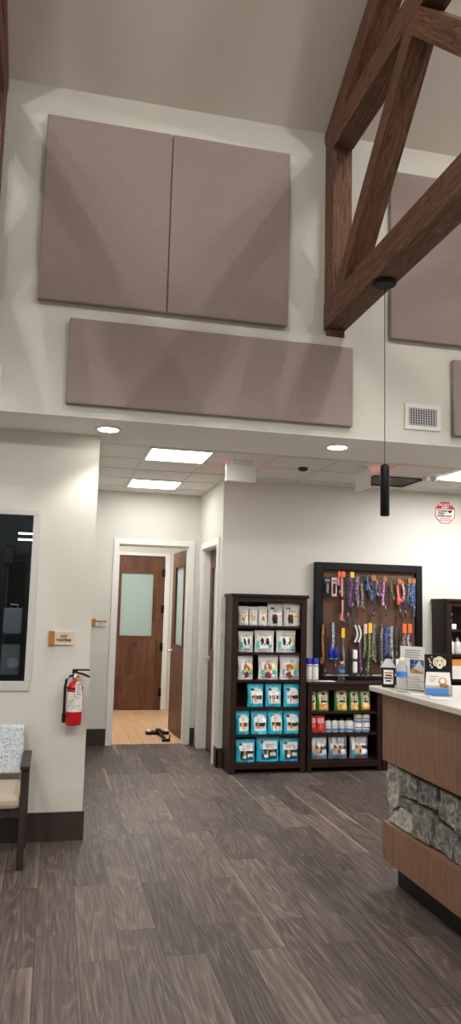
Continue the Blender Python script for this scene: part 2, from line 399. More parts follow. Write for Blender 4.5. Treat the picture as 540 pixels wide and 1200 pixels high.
# ------------------------------------------------------------------ setting
YU, YF, YW = 4.70, 4.62, 5.115           # upper wall, fascia and window wall planes
YB, YC = 7.15, 8.36                      # wall behind the shelves, corridor end wall
ZS, ZT = 2.642, 2.757                    # soffit and tile ceiling
XL, XR = -4.6, 7.0
struct('floor', MB().box(XL, XR, -4.8, 8.42, -.1, 0), 'floor')
struct('floor_back_room', MB().box(-.6, 2.0, 8.42, 11.3, -.1, -.001), 'oakfloor')
slope = .557
zr = lambda y: 4.86+slope*(YU-abs(y))
struct('ceiling', MB().prism([(-4.7, zr(4.7)), (0, zr(0)), (4.7, zr(4.7)), (4.7, zr(4.7)+.12), (0, zr(0)+.12), (-4.7, zr(4.7)+.12)], 0, XL, XR), 'ceil')
struct('wall_upper', MB().box(XL, XR, YU, YU+.12, 3.33, 5.1), 'wall')
struct('wall_fascia', MB().box(XL, XR, YF, YU+.12, ZS+.007, 3.334), 'wall')
struct('ceiling_soffit', MB().box(XL, XR, YF, 5.30, ZS, ZS+.006).box(XL, XR, 5.28, 5.30, ZS+.006, ZS+.14), 'soffit')
struct('ceiling_tiles', MB().box(XL, XR, 5.30, 8.48, ZT, ZT+.08), 'tile')
g = MB()
for k in range(-9, 12):
    x = .68+.54*k; g.box(x-.009, x+.009, 5.3, 8.36, ZT-.004, ZT)
for y in (5.88, 6.40, 6.92, 7.44, 7.96): g.box(XL, XR, y-.009, y+.009, ZT-.0045, ZT)
struct('trim_1', g, 'grid')
# window wall with a hole
wx0, wx1, wz0, wz1 = -1.6, -.125, .945, 2.095
w = MB(); w.box(XL, wx0, YW, YW+.13, 0, ZS); w.box(wx1, .25, YW, YW+.13, 0, ZS); w.box(wx0, wx1, YW, YW+.13, 0, wz0); w.box(wx0, wx1, YW, YW+.13, wz1, ZS)
w.box(.13, .25, YW+.13, YC, 0, ZT)
struct('wall_left', w, 'wall')
# corridor end wall with a doorway
dx0, dx1, dz = .672, 1.462, 2.165
w = MB(); w.box(.25, dx0, YC, YC+.12, 0, ZT); w.box(dx1, 1.69, YC, YC+.12, 0, ZT); w.box(dx0, dx1, YC, YC+.12, dz, ZT)
struct('wall_corridor', w, 'wall')
sy0, sy1 = 7.345, 8.105
w = MB(); w.box(1.575, 1.69, YB, sy0, 0, ZT); w.box(1.575, 1.69, sy1, YC, 0, ZT); w.box(1.575, 1.69, sy0, sy1, 2.13, ZT)
struct('wall_side', w, 'wall')
struct('wall_back', MB().box(1.69, XR, YB, YB+.12, 0, ZT), 'wall')
struct('wall_front', MB().box(XL, XR, -4.82, -4.7, 0, 5.0), 'wall')
struct('wall_gable_left', MB().prism([(-4.82, 0), (8.48, 0), (8.48, ZT+.1), (4.82, 2.8), (4.82, 5.0), (0, zr(0)+.1), (-4.82, 5.0)], 0, XL-.12, XL), 'wall')
struct('wall_gable_right', MB().prism([(-4.82, 0), (8.48, 0), (8.48, ZT+.1), (4.82, 2.8), (4.82, 5.0), (0, zr(0)+.1), (-4.82, 5.0)], 0, XR, XR+.12), 'wall')
# back room
w = MB(); w.box(-.6, .70, 11.12, 11.24, 0, 2.8); w.box(1.6, 2.0, 11.12, 11.24, 0, 2.8); w.box(.70, 1.6, 11.12, 11.24, 2.22, 2.8)
w.box(-.7, -.6, 8.48, 11.24, 0, 2.8); w.box(1.9, 2.0, 8.48, 11.12, 0, 2.8)
struct('wall_back_room', w, 'wall')
struct('ceiling_back_room', MB().box(-.7, 2.0, 8.48, 11.24, 2.8, 2.88), 'soffit')
# dim room behind the window
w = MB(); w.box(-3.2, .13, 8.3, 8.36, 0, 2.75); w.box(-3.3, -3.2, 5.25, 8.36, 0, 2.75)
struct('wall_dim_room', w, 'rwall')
# baseboards
bh = .176
struct('baseboard_left', MB().box(XL, .262, YW-.012, YW, 0, bh), 'base')
struct('baseboard_corridor', MB().box(.25, .612, YC-.012, YC, 0, bh).box(1.522, 1.575, YC-.012, YC, 0, bh), 'base')
struct('baseboard_side', MB().box(1.563, 1.575, YB-.012, 7.262, 0, bh), 'base')
struct('baseboard_back', MB().box(1.563, XR, YB-.012, YB, 0, bh), 'base')
struct('baseboard_gable_right', MB().box(XR-.012, XR, -4.7, YB-.02, 0, bh), 'base')
# door casings
def casing(n, mb): struct('trim_%d' % n, mb, 'trim', bevel=.003)
c = MB(); c.box(dx0-.06, dx0, YC-.018, YC, 0, dz+.06); c.box(dx1, dx1+.06, YC-.018, YC, 0, dz+.06); c.box(dx0, dx1, YC-.018, YC, dz, dz+.06)
c.box(dx0-.003, dx0+.012, YC, YC+.12, 0, dz); c.box(dx1-.012, dx1+.003, YC, YC+.12, 0, dz); c.box(dx0+.012, dx1-.012, YC, YC+.12, dz-.012, dz)
casing(2, c)
c = MB(); c.box(1.557, 1.575, sy0-.08, sy0, 0, 2.19); c.box(1.557, 1.575, sy1, sy1+.08, 0, 2.19); c.box(1.557, 1.575, sy0, sy1, 2.12, 2.19)
c.box(1.575, 1.69, sy0-.003, sy0+.012, 0, 2.12); c.box(1.575, 1.69, sy1-.012, sy1+.003, 0, 2.12); c.box(1.575, 1.69, sy0+.012, sy1-.012, 2.108, 2.12)
casing(3, c)
c = MB(); c.box(1.585, 1.66, 11.10, 11.12, 0, 2.27); c.box(.64, .70, 11.10, 11.12, 0, 2.27); c.box(.70, 1.585, 11.10, 11.12, 2.225, 2.27)
casing(4, c)

def door(name, length, height, gl, mat_glass, hinge_mat, handle_side=-1, lever=True):
    """leaf runs from the hinge at x=0 to x=length, face towards -y"""
    d = sroot(name, (0, 0, 0)); t = .044; a0, a1, b0, b1 = gl
    m = MB(); m.box(0, a0, 0, t, .008, height); m.box(a1, length, 0, t, .008, height); m.box(a0, a1, 0, t, .008, b0); m.box(a0, a1, 0, t, b1, height)
    m.build('leaf', 'door', d, local=True)
    m = MB()
    for y in (-.006, t-.002):
        m.box(a0-.002, a0+.016, y, y+.008, b0, b1); m.box(a1-.016, a1+.002, y, y+.008, b0, b1); m.box(a0, a1, y, y+.008, b0-.002, b0+.016); m.box(a0, a1, y, y+.008, b1-.016, b1+.002)
    m.build('glass_bead', 'door', d, local=True)
    MB().box(a0, a1, .016, .026, b0, b1).build('glass_pane', mat_glass, d, local=True)
    for z in (.25, .9, 1.45, 1.98):
        h = MB(); h.box(-.004, 0, .004, .04, z-.055, z+.055); h.lathe([(.008, z-.058), (.008, z+.058)], (-.004, -.006, 0), 10)
        h.build('hinge', hinge_mat, d, local=True)
    if lever:
        for s, y in ((-1, 0), (1, t)):
            h = MB(); h.lathe([(.027, 0), (.027, .008), (.012, .01), (.012, .045)] if s > 0 else [(.012, -.045), (.012, -.01), (.027, -.008), (.027, 0)], (length-.06, y, .95), 14, axis=1)
            h.box(length-.165, length-.05, y+s*.045-.008, y+s*.045+.008, .942, .958, bev=.004)
            h.build('lever_handle', 'silver', d, local=True)
    return d
d1 = door('door_1', .86, 2.15, (.20, .68, 1.03, 1.98), 'frost2', 'silver')
ang = math.atan2(.86, -.04)
d1.location = (1.476, 8.482, 0); d1.rotation_euler = (0, 0, ang)
# leaf thickness must lie to the right (+x): mirror by turning the leaf round its hinge
for ch in d1.children:
    ch.data.transform(Matrix.Scale(-1, 4, (0, 1, 0))); ch.data.flip_normals()
d2 = door('door_2', .86, 2.21, (.145, .64, 1.04, 1.98), 'frost', 'blackm', lever=False)
d2.location = (1.575, 11.10, 0); d2.rotation_euler = (0, 0, 0)
for ch in d2.children:
    ch.data.transform(Matrix.Scale(-1, 4, (1, 0, 0))); ch.data.flip_normals()
for z in (.25, .9, 1.45, 1.98): MB().box(-.035, .004, -.012, 0, z-.055, z+.055).build('hinge_plate', 'blackm', d2, local=True)
text('room_number', '8', .115, 'ink', d2, (-.392, -.002, .93))
d3 = door('door_3', sy1-sy0-.03, 2.1, (.14, .60, 1.04, 1.93), 'frost2', 'silver')
d3.location = (1.655, sy0+.015, 0); d3.rotation_euler = (0, 0, PI/2)
for ch in d3.children:
    ch.data.transform(Matrix.Scale(-1, 4, (0, 1, 0))); ch.data.flip_normals()
    if 'lever' in ch.name or True: pass
d3.rotation_euler = (0, 0, PI/2)

# window in the left wall
w1 = sroot('window_1', (wx1, YW, wz0))
f = MB()
ft = .05
f.box(wx0, wx1, YW-.012, YW+.02, wz0-.012, wz0+ft); f.box(wx0, wx1, YW-.012, YW+.02, wz1-ft*.5, wz1+.012)
f.box(wx0-.012, wx0+ft, YW-.012, YW+.02, wz0+ft, wz1-ft*.5); f.box(wx1-.034, wx1+.012, YW-.012, YW+.02, wz0+ft, wz1-ft*.5)
f.build('window_frame', 'wframe', w1, bevel=.003)
MB().box(wx0+ft, wx1-.034, YW+.002, YW+.008, wz0+ft, wz1-ft*.5).build('window_pane', 'glass', w1)
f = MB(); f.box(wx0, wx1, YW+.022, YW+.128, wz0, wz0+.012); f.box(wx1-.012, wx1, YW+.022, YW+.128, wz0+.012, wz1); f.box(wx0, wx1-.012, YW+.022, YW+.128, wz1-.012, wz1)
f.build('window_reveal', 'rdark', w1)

# ------------------------------------------------------------------ ceiling fixtures
def troffer(x0, y0, label, dup_from=None, nx=.54, ny=.52):
    r = thing('ceiling_troffer', label, 'ceiling light', (x0+nx/2, y0+ny/2, ZT), group='square ceiling lights')
    f = MB(); z0, z1 = ZT-.012, ZT-.0045
    f.box(x0+.006, x0+nx-.006, y0+.006, y0+.024, z0, z1); f.box(x0+.006, x0+nx-.006, y0+ny-.024, y0+ny-.006, z0, z1); f.box(x0+.006, x0+.024, y0+.024, y0+ny-.024, z0, z1); f.box(x0+nx-.024, x0+nx-.006, y0+.024, y0+ny-.024, z0, z1)
    f.build('frame', 'white', r)
    MB().box(x0+.024, x0+nx-.024, y0+.024, y0+ny-.024, ZT-.009, ZT-.005).build('diffuser', 'troffer' if x0 < 2 else 'troffer_office', r)
    return r
troffer(.68, 5.88, 'bright square ceiling light nearer the soffit, above the corridor')
troffer(.68, 7.44, 'bright square ceiling light farther in, close above the door wall')
troffer(3.46, 5.88, 'bright square ceiling light cut by the right edge, above the octagonal sign')
for x, y, lb in ((.288, 4.885, 'round recessed downlight in the soffit above the window wall corner'), (1.888, 4.895, 'round recessed downlight in the soffit above the shelves and pegboard')):
    r = thing('recessed_downlight', lb, 'downlight', (x, y, ZS), group='round downlights in the soffit')
    MB().lathe([(.088, 0), (.088, -.006), (.07, -.008), (.066, -.002), (.066, 0)], (x, y, ZS), 28).build('trim_ring', 'white', r)
    MB().lathe([(.066, -.0075), (.03, -.009), (.001, -.0095)], (x, y, ZS), 28).build('lens', 'can', r)
# exit signs
r = thing('exit_sign', 'white-backed box exit sign hanging from ceiling tiles above the wall corner', 'exit sign', (1.511, 6.2, ZT), group='exit signs on the tile ceiling')
MB().box(1.378, 1.644, 6.19, 6.225, 2.575, 2.728, bev=.004).build('housing', 'white', r)
MB().box(1.43, 1.605, 6.185, 6.23, 2.729, ZT-.001, bev=.003).build('canopy', 'white', r)
text('exit_lettering', 'EXIT', .13, 'exitred', r, (0, .026, -.105), (PI/2, 0, PI), bold=.003)
r = thing('exit_sign', 'white box exit sign seen edge-on beside the pendant cylinder', 'exit sign', (2.61, 6.15, ZT), group='exit signs on the tile ceiling')
MB().box(2.6, 2.635, 6.02, 6.29, 2.565, 2.722, bev=.004).build('housing', 'white', r)
MB().box(2.597, 2.638, 6.08, 6.24, 2.723, ZT-.001, bev=.003).build('canopy', 'white', r)
text('exit_lettering', 'EXIT', .13, 'exitred', r, (.0262, .005, -.112), (PI/2, 0, PI/2), bold=.003)
# smoke detector
r = thing('smoke_detector', 'small white round smoke detector on ceiling tile above pegboard', 'smoke detector', (2.078, 6.215, ZT))
MB().lathe([(.062, 0), (.062, -.014), (.05, -.018)], (2.078, 6.215, ZT), 24).build('base', 'white', r)
MB().lathe([(.044, -.019), (.04, -.042), (.024, -.05)], (2.078, 6.215, ZT), 24).build('sensor_head', 'dark', r)
# return grille
r = thing('return_grille', 'black square air grille in ceiling tiles behind the pendant cylinder', 'air grille', (3.11, 6.66, ZT))
x0, x1, y0, y1 = 2.85, 3.37, 6.41, 6.91
MB().box(x0, x1, y0, y0+.03, ZT-.012, ZT-.005).box(x0, x1, y1-.03, y1, ZT-.012, ZT-.005).box(x0, x0+.03, y0+.03, y1-.03, ZT-.012, ZT-.005).box(x1-.03, x1, y0+.03, y1-.03, ZT-.012, ZT-.005).build('frame', 'blackm', r)
f = MB()
for k in range(14): f.prism([(x0+.03+k*.033, ZT-.014), (x0+.034+k*.033, ZT-.014), (x0+.05+k*.033, ZT-.005), (x0+.046+k*.033, ZT-.005)], 1, y0+.03, y1-.03) if False else f.add([(x0+.03+k*.033, y0+.03, ZT-.014), (x0+.052+k*.033, y0+.03, ZT-.005), (x0+.052+k*.033, y1-.03, ZT-.005), (x0+.03+k*.033, y1-.03, ZT-.014), (x0+.033+k*.033, y0+.03, ZT-.014), (x0+.055+k*.033, y0+.03, ZT-.005), (x0+.055+k*.033, y1-.03, ZT-.005), (x0+.033+k*.033, y1-.03, ZT-.014)], [(0,1,2,3),(4,7,6,5),(0,4,5,1),(3,2,6,7),(0,3,7,4),(1,5,6,2)])
f.build('louvers', 'blackm', r)
r = thing('emergency_light', 'round twin-lens emergency light on tile between grille and right light', 'emergency light', (3.295, 6.2, ZT))
MB().lathe([(.085, 0), (.085, -.016), (.07, -.024)], (3.295, 6.2, ZT), 24).build('base', 'white', r)
for s in (-1, 1): MB().lathe([(.03, -.026), (.034, -.05), (.02, -.062)], (3.295+s*.045, 6.2, ZT), 16).build('lamp_head', 'lens', r)

# pendant
r = thing('pendant_light', 'black cylinder pendant hanging on a thin cord from the timber truss', 'pendant light', (1.773, 3.86, 3.40))
MB().lathe([(.068, 3.398), (.068, 3.38), (.06, 3.375)], (1.773, 3.86, 0), 28).build('canopy', 'blackm', r)
MB().lathe([(.0022, 3.376), (.0022, 2.32)], (1.773, 3.86, 0), 8).build('cord', 'blackm', r)
MB().lathe([(.008, 2.322), (.0245, 2.312), (.0255, 2.305), (.0255, 2.03), (.022, 2.028), (.021, 2.06)], (1.773, 3.86, 0), 28).build('cylinder_shade', 'blackm', r)

# ------------------------------------------------------------------ acoustic panels, vents
def panel(x0, x1, z0, z1, y, label, name='acoustic_panel', grp='mauve acoustic panels'):
    o = MB().box(x0, x1, y-.05, y-.001, z0, z1, bev=.008).build(name, 'fabric', loc=((x0+x1)/2, y, z0))
    return tag(o, label, 'acoustic panel', grp)
panel(-.203, .612, 3.388, 4.632, YU, 'upper mauve fabric acoustic panel, left half of the large pair')
panel(.616, 1.434, 3.388, 4.632, YU, 'upper mauve fabric acoustic panel, right half of the large pair beside the truss post')
panel(2.185, 3.82, 3.388, 4.632, YU, 'mauve fabric acoustic panel half hidden behind the truss on the right')
panel(.005, 1.873, 2.712, 3.255, YF, 'long low mauve fabric acoustic panel above the soffit and doorway')
panel(2.615, 4.3, 2.71, 3.25, YF, 'low mauve fabric acoustic panel at the right edge beside the vent')
def vent(cx, label):
    r = thing('wall_vent', label, 'air vent', (cx, YF, 2.828), group='white wall vents')
    a, b, z0, z1 = cx-.134, cx+.134, 2.738, 2.918; y = YF
    f = MB(); e = .03
    f.box(a, b, y-.012, y-.001, z0, z0+e); f.box(a, b, y-.012, y-.001, z1-e, z1); f.box(a, a+e, y-.012, y-.001, z0+e, z1-e); f.box(b-e, b, y-.012, y-.001, z0+e, z1-e)
    f.build('frame', 'white', r, bevel=.002)
    MB().box(a+e, b-e, y-.004, y-.001, z0+e, z1-e).build('dark_back', 'blackm', r)
    f = MB(); n = 11
    for k in range(n): x = a+e+(b-a-2*e)*(k+.5)/n; f.box(x-.0025, x+.0025, y-.010, y-.004, z0+e, z1-e)
    for k in range(7): z = z0+e+(z1-z0-2*e)*(k+.5)/7; f.box(a+e, b-e, y-.009, y-.005, z-.0018, z+.0018)
    f.build('louvers', 'lgray', r)
vent(2.40, 'white louvered vent below the truss, right of the long panel')
vent(-.515, 'white vent cut by the left edge above the window wall')

# ------------------------------------------------------------------ timber trusses
def beam(parent, name, p0, p1, w, h):
    """w across x, h in the truss plane; p0,p1 = (y,z) on the centre line; grain along local X"""
    L = math.hypot(p1[0]-p0[0], p1[1]-p0[1]); d = Vector((0, (p1[0]-p0[0])/L, (p1[1]-p0[1])/L))
    o = MB().box(-L/2, L/2, -w/2, w/2, -h/2, h/2, bev=.006).build(name, 'beam', parent, local=True)
    xa = d; ya = Vector((1, 0, 0)); za = xa.cross(ya)
    M = Matrix((xa, ya, za)).transposed().to_4x4()
    M.translation = Vector((0, (p0[0]+p1[0])/2, (p0[1]+p1[1])/2))-Vector((0, parent.location.y, parent.location.z))
    o.matrix_local = M
    return o
def truss(cx, label):
    r = thing('timber_truss', label, 'roof truss', (cx, YU, 3.335), group='dark timber roof trusses')
    W = .15
    beam(r, 'bottom_chord', (4.69, 3.495), (-4.69, 3.495), W, .19)
    beam(r, 'tie_beam', (4.53, 4.747), (-4.53, 4.747), W-.004, .185)
    for s in (1, -1):
        beam(r, 'wall_post', (s*4.615, 3.59), (s*4.615, 4.80), W-.008, .15)
        n = math.hypot(1, slope); off = .10*n
        beam(r, 'rafter', (s*4.68, zr(4.68)-off-.01), (s*.02, zr(.02)-off-.01), W, .19)
        beam(r, 'bearing_plate', (s*4.68, 3.367), (s*4.63, 3.367), W*.8, .06)
        for k in range(2):
            ya, yb, yc = 4.42-2.1*k, 3.37-2.1*k, 2.32-2.1*k
            beam(r, 'web_diagonal', (s*(ya+.02), 3.575), (s*yb, 4.66), W-.006, .135)
            if k == 0 : beam(r, 'web_diagonal', (s*yb, 4.66), (s*yc, 3.575), W-.006, .135)
    beam(r, 'king_post', (0, 4.83), (0, zr(0)-.2), W-.006, .15)
    return r
t1 = truss(1.775, 'dark stained timber truss crossing the top right of the view')
dup(t1, (-.535, YU, 3.335), 0, 'dark stained timber truss edge at the far left of the upper wall')

# ------------------------------------------------------------------ wall signs
def wall_sign(x0, x1, z0, z1, xs, y, label, lines, sizes):
    r = thing('wall_sign', label, 'sign', ((x0+x1)/2, y, z0), group='tan room signs')
    MB().box(xs, x1, y-.016, y-.001, z0, z1, bev=.002).build('sign_plate', 'tan', r)
    MB().box(x0, xs, y-.022, y-.001, z0-.004, z1+.003, bev=.002).build('wood_strip', 'signwood', r)
    cx = (xs+x1)/2-(x0+x1)/2
    for (t, dz), s in zip(lines, sizes): text('lettering', t, s, 'ink', r, (cx, -.0165, (z1-z0)/2+dz), bold=.0012)
wall_sign(-.02, .138, 1.228, 1.315, .016, YW, 'tan wall sign with wood strip above the fire extinguisher', [('CAT', .012), ('WAITING', -.012)], (.022, .022))
wall_sign(.412, .562, 1.262, 1.338, .452, YC, 'tan wall sign with wood strip left of the open doorway', [('EXAM ROOM', .01), ('8', -.014)], (.02, .02))
# octagonal security sign
cx, cz, R = 3.967, 2.546, .118
r = thing('security_sign', 'red and white octagonal video surveillance sign high on back wall', 'sign', (cx, YB, cz-R))
oc = [(cx+R*math.cos(PI/8+k*PI/4)*1.04, cz+R*math.sin(PI/8+k*PI/4)*1.04) for k in range(8)]
MB().prism(oc, 1, YB-.006, YB-.001).build('sign_plate', 'white', r)
oc2 = [(cx+(x-cx)*.93, cz+(z-cz)*.93) for x, z in oc]
top = [p for p in oc2]
h = .038
tp = [(cx-.105, cz+h), (cx+.105, cz+h), (oc2[1][0]-0, oc2[1][1]), (oc2[2][0], oc2[2][1])]
MB().prism([(cx-.1, cz+h), (cx+.1, cz+h), oc2[0] if oc2[0][1] > cz+h else (cx+.1, cz+h+.001), oc2[1], oc2[2], oc2[3] if oc2[3][1] > cz+h else (cx-.1, cz+h+.001)], 1, YB-.0075, YB-.006).build('red_band', 'redink', r)
rm = MB()
for k in range(8):
    a, b = oc[k], oc[(k+1) % 8]; a2, b2 = oc2[k], oc2[(k+1) % 8]
    rm.add([(a[0], YB-.0068, a[1]), (b[0], YB-.0068, b[1]), (b2[0], YB-.0068, b2[1]), (a2[0], YB-.0068, a2[1])], [(0, 1, 2, 3)])
rm.build('red_border', 'redink', r)
def tx(t, dx, dz, s, m, b=.0012): return text('lettering', t, s, m, r, (dx, -.0082, R+dz), bold=b)
tx('SECURITY', 0, .083, .033, 'white'); tx('ALERT', 0, .055, .03, 'white')
tx('24 HOUR', -.03, .016, .026, 'ink'); tx('VIDEO', -.045, -.010, .026, 'ink'); tx('SURVEILLANCE', -.012, -.036, .024, 'ink')
tx('ALL ACTIVITIES', 0, -.062, .018, 'redink', .0006); tx('ARE RECORDED', 0, -.082, .018, 'redink', .0006)
MB().prism([(cx+.03, cz+.024), (cx+.076, cz+.03), (cx+.08, cz+.012), (cx+.056, cz-.002), (cx+.036, cz+.008)], 1, YB-.0082, YB-.006).build('camera_symbol', 'ink', r)
# switch
r = thing('light_switch', 'white light switch plate beside the side door casing', 'light switch', (1.602, YB, 1.25))
MB().box(1.582, 1.622, YB-.007, YB-.001, 1.25, 1.35, bev=.002).build('plate', 'white', r)
MB().box(1.595, 1.609, YB-.012, YB-.007, 1.28, 1.32, bev=.002).build('rocker', 'lgray', r)

# ------------------------------------------------------------------ fire extinguisher
ex, ey = .162, 5.035
r = thing('fire_extinguisher', 'red fire extinguisher hung on the wall corner below the tan sign', 'fire extinguisher', (ex, ey, .727))
MB().lathe([(.03, .727), (.047, .731), (.05, .742), (.05, .945), (.047, .968), (.036, .99), (.02, 1.003), (.016, 1.012)], (ex, ey, 0), 32).build('cylinder', 'red', r)
lab = r.children[0]
m = MB()
for k in range(16):
    a0 = -PI/2-1.25+2.5*k/16; a1 = a0+2.5/16; q = .0508
    m.add([(ex+q*math.cos(a0), ey+q*math.sin(a0), .815), (ex+q*math.cos(a1), ey+q*math.sin(a1), .815), (ex+q*math.cos(a1), ey+q*math.sin(a1), .938), (ex+q*math.cos(a0), ey+q*math.sin(a0), .938)], [(0,1,2,3)], 0, True)
lb = m.build('label', 'paper', r)
m = MB(); q = .0514
for row in range(9):
    z = .828+row*.0118
    for k in range(9):
        if random.random() < .25: continue
        a0 = -PI/2-.95+k*.21; a1 = a0+.05+random.random()*.13; hh = .0025+random.random()*.003
        m.add([(ex+q*math.cos(a0), ey+q*math.sin(a0), z), (ex+q*math.cos(a1), ey+q*math.sin(a1), z), (ex+q*math.cos(a1), ey+q*math.sin(a1), z+hh), (ex+q*math.cos(a0), ey+q*math.sin(a0), z+hh)], [(0,1,2,3)])
m.build('printed_lines', 'ink', lb)
MB().lathe([(.018, 1.012), (.02, 1.016), (.02, 1.034), (.014, 1.042), (.014, 1.055)], (ex, ey, 0), 16).build('valve', 'silver', r)
MB().lathe([(.014, -.03), (.014, -.022)], (ex+.012, ey, 1.03), 16, axis=1).build('pressure_gauge', 'brass', r)
MB().box(ex-.022, ex+.012, ey-.009, ey+.009, 1.05, 1.078, bev=.003).box(ex-.015, ex+.09, ey-.007, ey+.007, 1.07, 1.08, bev=.003).build('carry_handle', 'blackm', r)
o = MB().tube([(ex+.01, ey, 1.058), (ex+.045, ey, 1.053), (ex+.09, ey, 1.033)], 0, flat=None, n=8).build('lever', 'blackm', r) if False else MB().tube([(ex+.01, ey, 1.056), (ex+.045, ey, 1.05), (ex+.09, ey, 1.03)], .0065).build('lever', 'blackm', r)
MB().tube([(ex-.01, ey-.005, 1.04), (ex-.035, ey-.01, 1.036), (ex-.056, ey-.01, 1.012), (ex-.062, ey-.01, .97), (ex-.062, ey-.008, .86), (ex-.062, ey-.008, .80)], .0085, 10).build('hose', 'black', r)
MB().lathe([(.011, .745), (.012, .80)], (ex-.062, ey-.008, 0), 12).build('nozzle', 'black', r)
MB().lathe([(.0515, .958), (.0515, .966)], (ex, ey, 0), 24).box(ex-.07, ex-.04, ey-.006, ey+.006, .957, .967).build('hose_strap', 'black', r)
t = MB(); tz = [(.0, 1.008), (-.001, .985), (-.002, .95), (-.003, .915)]
pts = [(ex+.01, 1.008), (ex+.03, 1.0), (ex+.04, .975), (ex+.046, .915), (ex+.03, .905), (ex+.002, .918), (ex+.0, .985)]
tgo = MB().prism(pts, 1, ey-.056, ey-.054).build('inspection_tag', 'paper', r)
m = MB()
for k in range(5): m.box(ex+.01, ex+.034-.006*(k % 2), ey-.0572, ey-.056, .985-k*.015, .990-k*.015)
m.build('tag_print', 'grayink', tgo)
MB().box(ex-.02, ex+.02, ey+.03, YW-.001, .98, 1.0).box(ex-.012, ex+.012, YW-.008, YW-.001, .8, 1.03).box(ex-.03, ex+.03, ey+.045, YW-.001, .80, .82).build('wall_bracket', 'blackm', r)

# ------------------------------------------------------------------ chair
r = thing('waiting_chair', 'waiting room armchair with scribble-patterned back and beige seat at left edge', 'chair', (-.36, 4.81, 0))
xa, xb = -.625, -.09
for s, x in ((0, xb-.04), (1, xa)):
    MB().box(x, x+.04, 4.592, 4.632, 0, .55, bev=.003).build('leg', 'darkwood', r)
    m = MB(); m.prism([(4.98, 0), (5.02, 0), (5.025, .549), (4.985, .549)], 0, x, x+.04); m.build('leg', 'darkwood', r, bevel=.003)
    MB().box(x-.008, x+.048, 4.57, 5.045, .55, .575, bev=.006).build('armrest', 'darkwood', r)
MB().box(xa+.04, xb-.04, 4.60, 4.63, .285, .335, bev=.002).box(xa+.04, xb-.04, 4.975, 5.0, .285, .335, bev=.002).build('seat_rail', 'darkwood', r)
MB().box(xa+.041, xb-.041, 4.565, 5.0, .336, .415, bev=.028).build('seat_cushion', 'beige', r)
m = MB(); m.prism([(4.965, .45), (5.02, .45), (5.06, .735), (5.01, .735)], 0, xa+.02, xb-.045); m.build('backrest', 'scribble', r, bevel=.014)

# ------------------------------------------------------------------ bookcases
def bookcase(name, x0, x1, y0, y1, H, shelves, label, crown=.016, foot=.045, stile=.055):
    r = thing(name, label, 'bookcase', ((x0+x1)/2, (y0+y1)/2, 0))
    MB().box(x0, x0+.02, y0+.02, y1, 0, H-.03).build('side_panel', 'shelf', r); MB().box(x1-.02, x1, y0+.02, y1, 0, H-.03).build('side_panel', 'shelf', r)
    MB().box(x0+.02, x1-.02, y1-.012, y1, foot, H-.03).build('back_panel', 'shelf', r)
    m = MB(); m.box(x0, x0+stile, y0, y0+.02, 0, H-.03); m.box(x1-stile, x1, y0, y0+.02, 0, H-.03); m.box(x0+stile, x1-stile, y0, y0+.02, H-.075, H-.03); m.box(x0+stile, x1-stile, y0, y0+.02, foot, foot+.05)
    m.build('face_frame', 'shelf', r, bevel=.002)
    MB().box(x0-crown, x1+crown, y0-crown, y1, H-.03, H, bev=.006).build('top_board', 'shelf', r)
    for z in shelves: MB().box(x0+.021, x1-.021, y0+.021, y1-.013, z-.022, z).build('shelf_board', 'shelf', r)
    return r
SH = [1.335, 1.09, .84, .592, .345, .10]
bookcase('bookcase', 1.618, 2.345, 6.835, 7.135, 1.63, SH, 'tall dark wood bookcase full of white and teal bags against back wall')
SL = [.549, .352, .112]
bookcase('low_bookcase', 2.364, 3.107, 6.835, 7.135, .822, SL, 'low dark wood bookcase under the leash board beside the tall bookcase', crown=.006, stile=.042)
bookcase('low_bookcase', 3.12, 3.785, 6.835, 7.135, .822, SL, 'low dark wood bookcase mostly hidden behind the reception counter end', crown=.006, stile=.042)
S3 = [1.335, 1.093, .85, .60, .35, .11]
bookcase('bookcase', 3.80, 4.52, 6.835, 7.135, 1.64, S3, 'dark wood bookcase of bottles cut by the right edge behind the counter')

# ------------------------------------------------------------------ pouch bags
def pouch(w, h, d, seed, gus=.5):
    """returns front surface function P(u,v,off); u in -1..1, v in 0..1; front faces -y"""
    def prof(v):
        if v < .08: return .85+.15*v/.08
        if v < .45: return 1
        if v < .9: return 1-.92*((v-.45)/.45)**1.2
        return .08
    def P(u, v, off=0, back=False):
        ww = w/2*(1.05-.06*math.sin(PI*min(1, v*1.05))+.02*v)
        n = noise.noise(Vector((u*2.3+seed*7.1, v*3.1+seed*3.3, seed)))*.3*d*(1-abs(u)**4)
        y = d/2*prof(v)*(1-min(1, abs(u))**2.6)**.6+n*(.4+.6*prof(v))
        y = max(y, .0015)
        lean = .02*h*v
        return Vector((u*ww, (-y-off)+lean if not back else y*.9+lean, v*h))
    return P
def bag_mesh(P, nu=14, nv=14, corner=.0):
    m = MB()
    for back in (False, True):
        vs = [P(-1+2*i/nu, j/nv, 0, back) for j in range(nv+1) for i in range(nu+1)]
        m.add(vs, [(j*(nu+1)+i, j*(nu+1)+i+1, (j+1)*(nu+1)+i+1, (j+1)*(nu+1)+i) for j in range(nv) for i in range(nu)], 0, True)
    b = [P(-1+2*i/nu, 0) for i in range(nu+1)]+[P(1-2*i/nu, 0, 0, True) for i in range(nu+1)]
    m.add(b, [list(range(len(b)))])
    b = [P(-1+2*i/nu, 1) for i in range(nu+1)]+[P(1-2*i/nu, 1, 0, True) for i in range(nu+1)]
    m.add(b, [list(range(len(b)))])
    return m
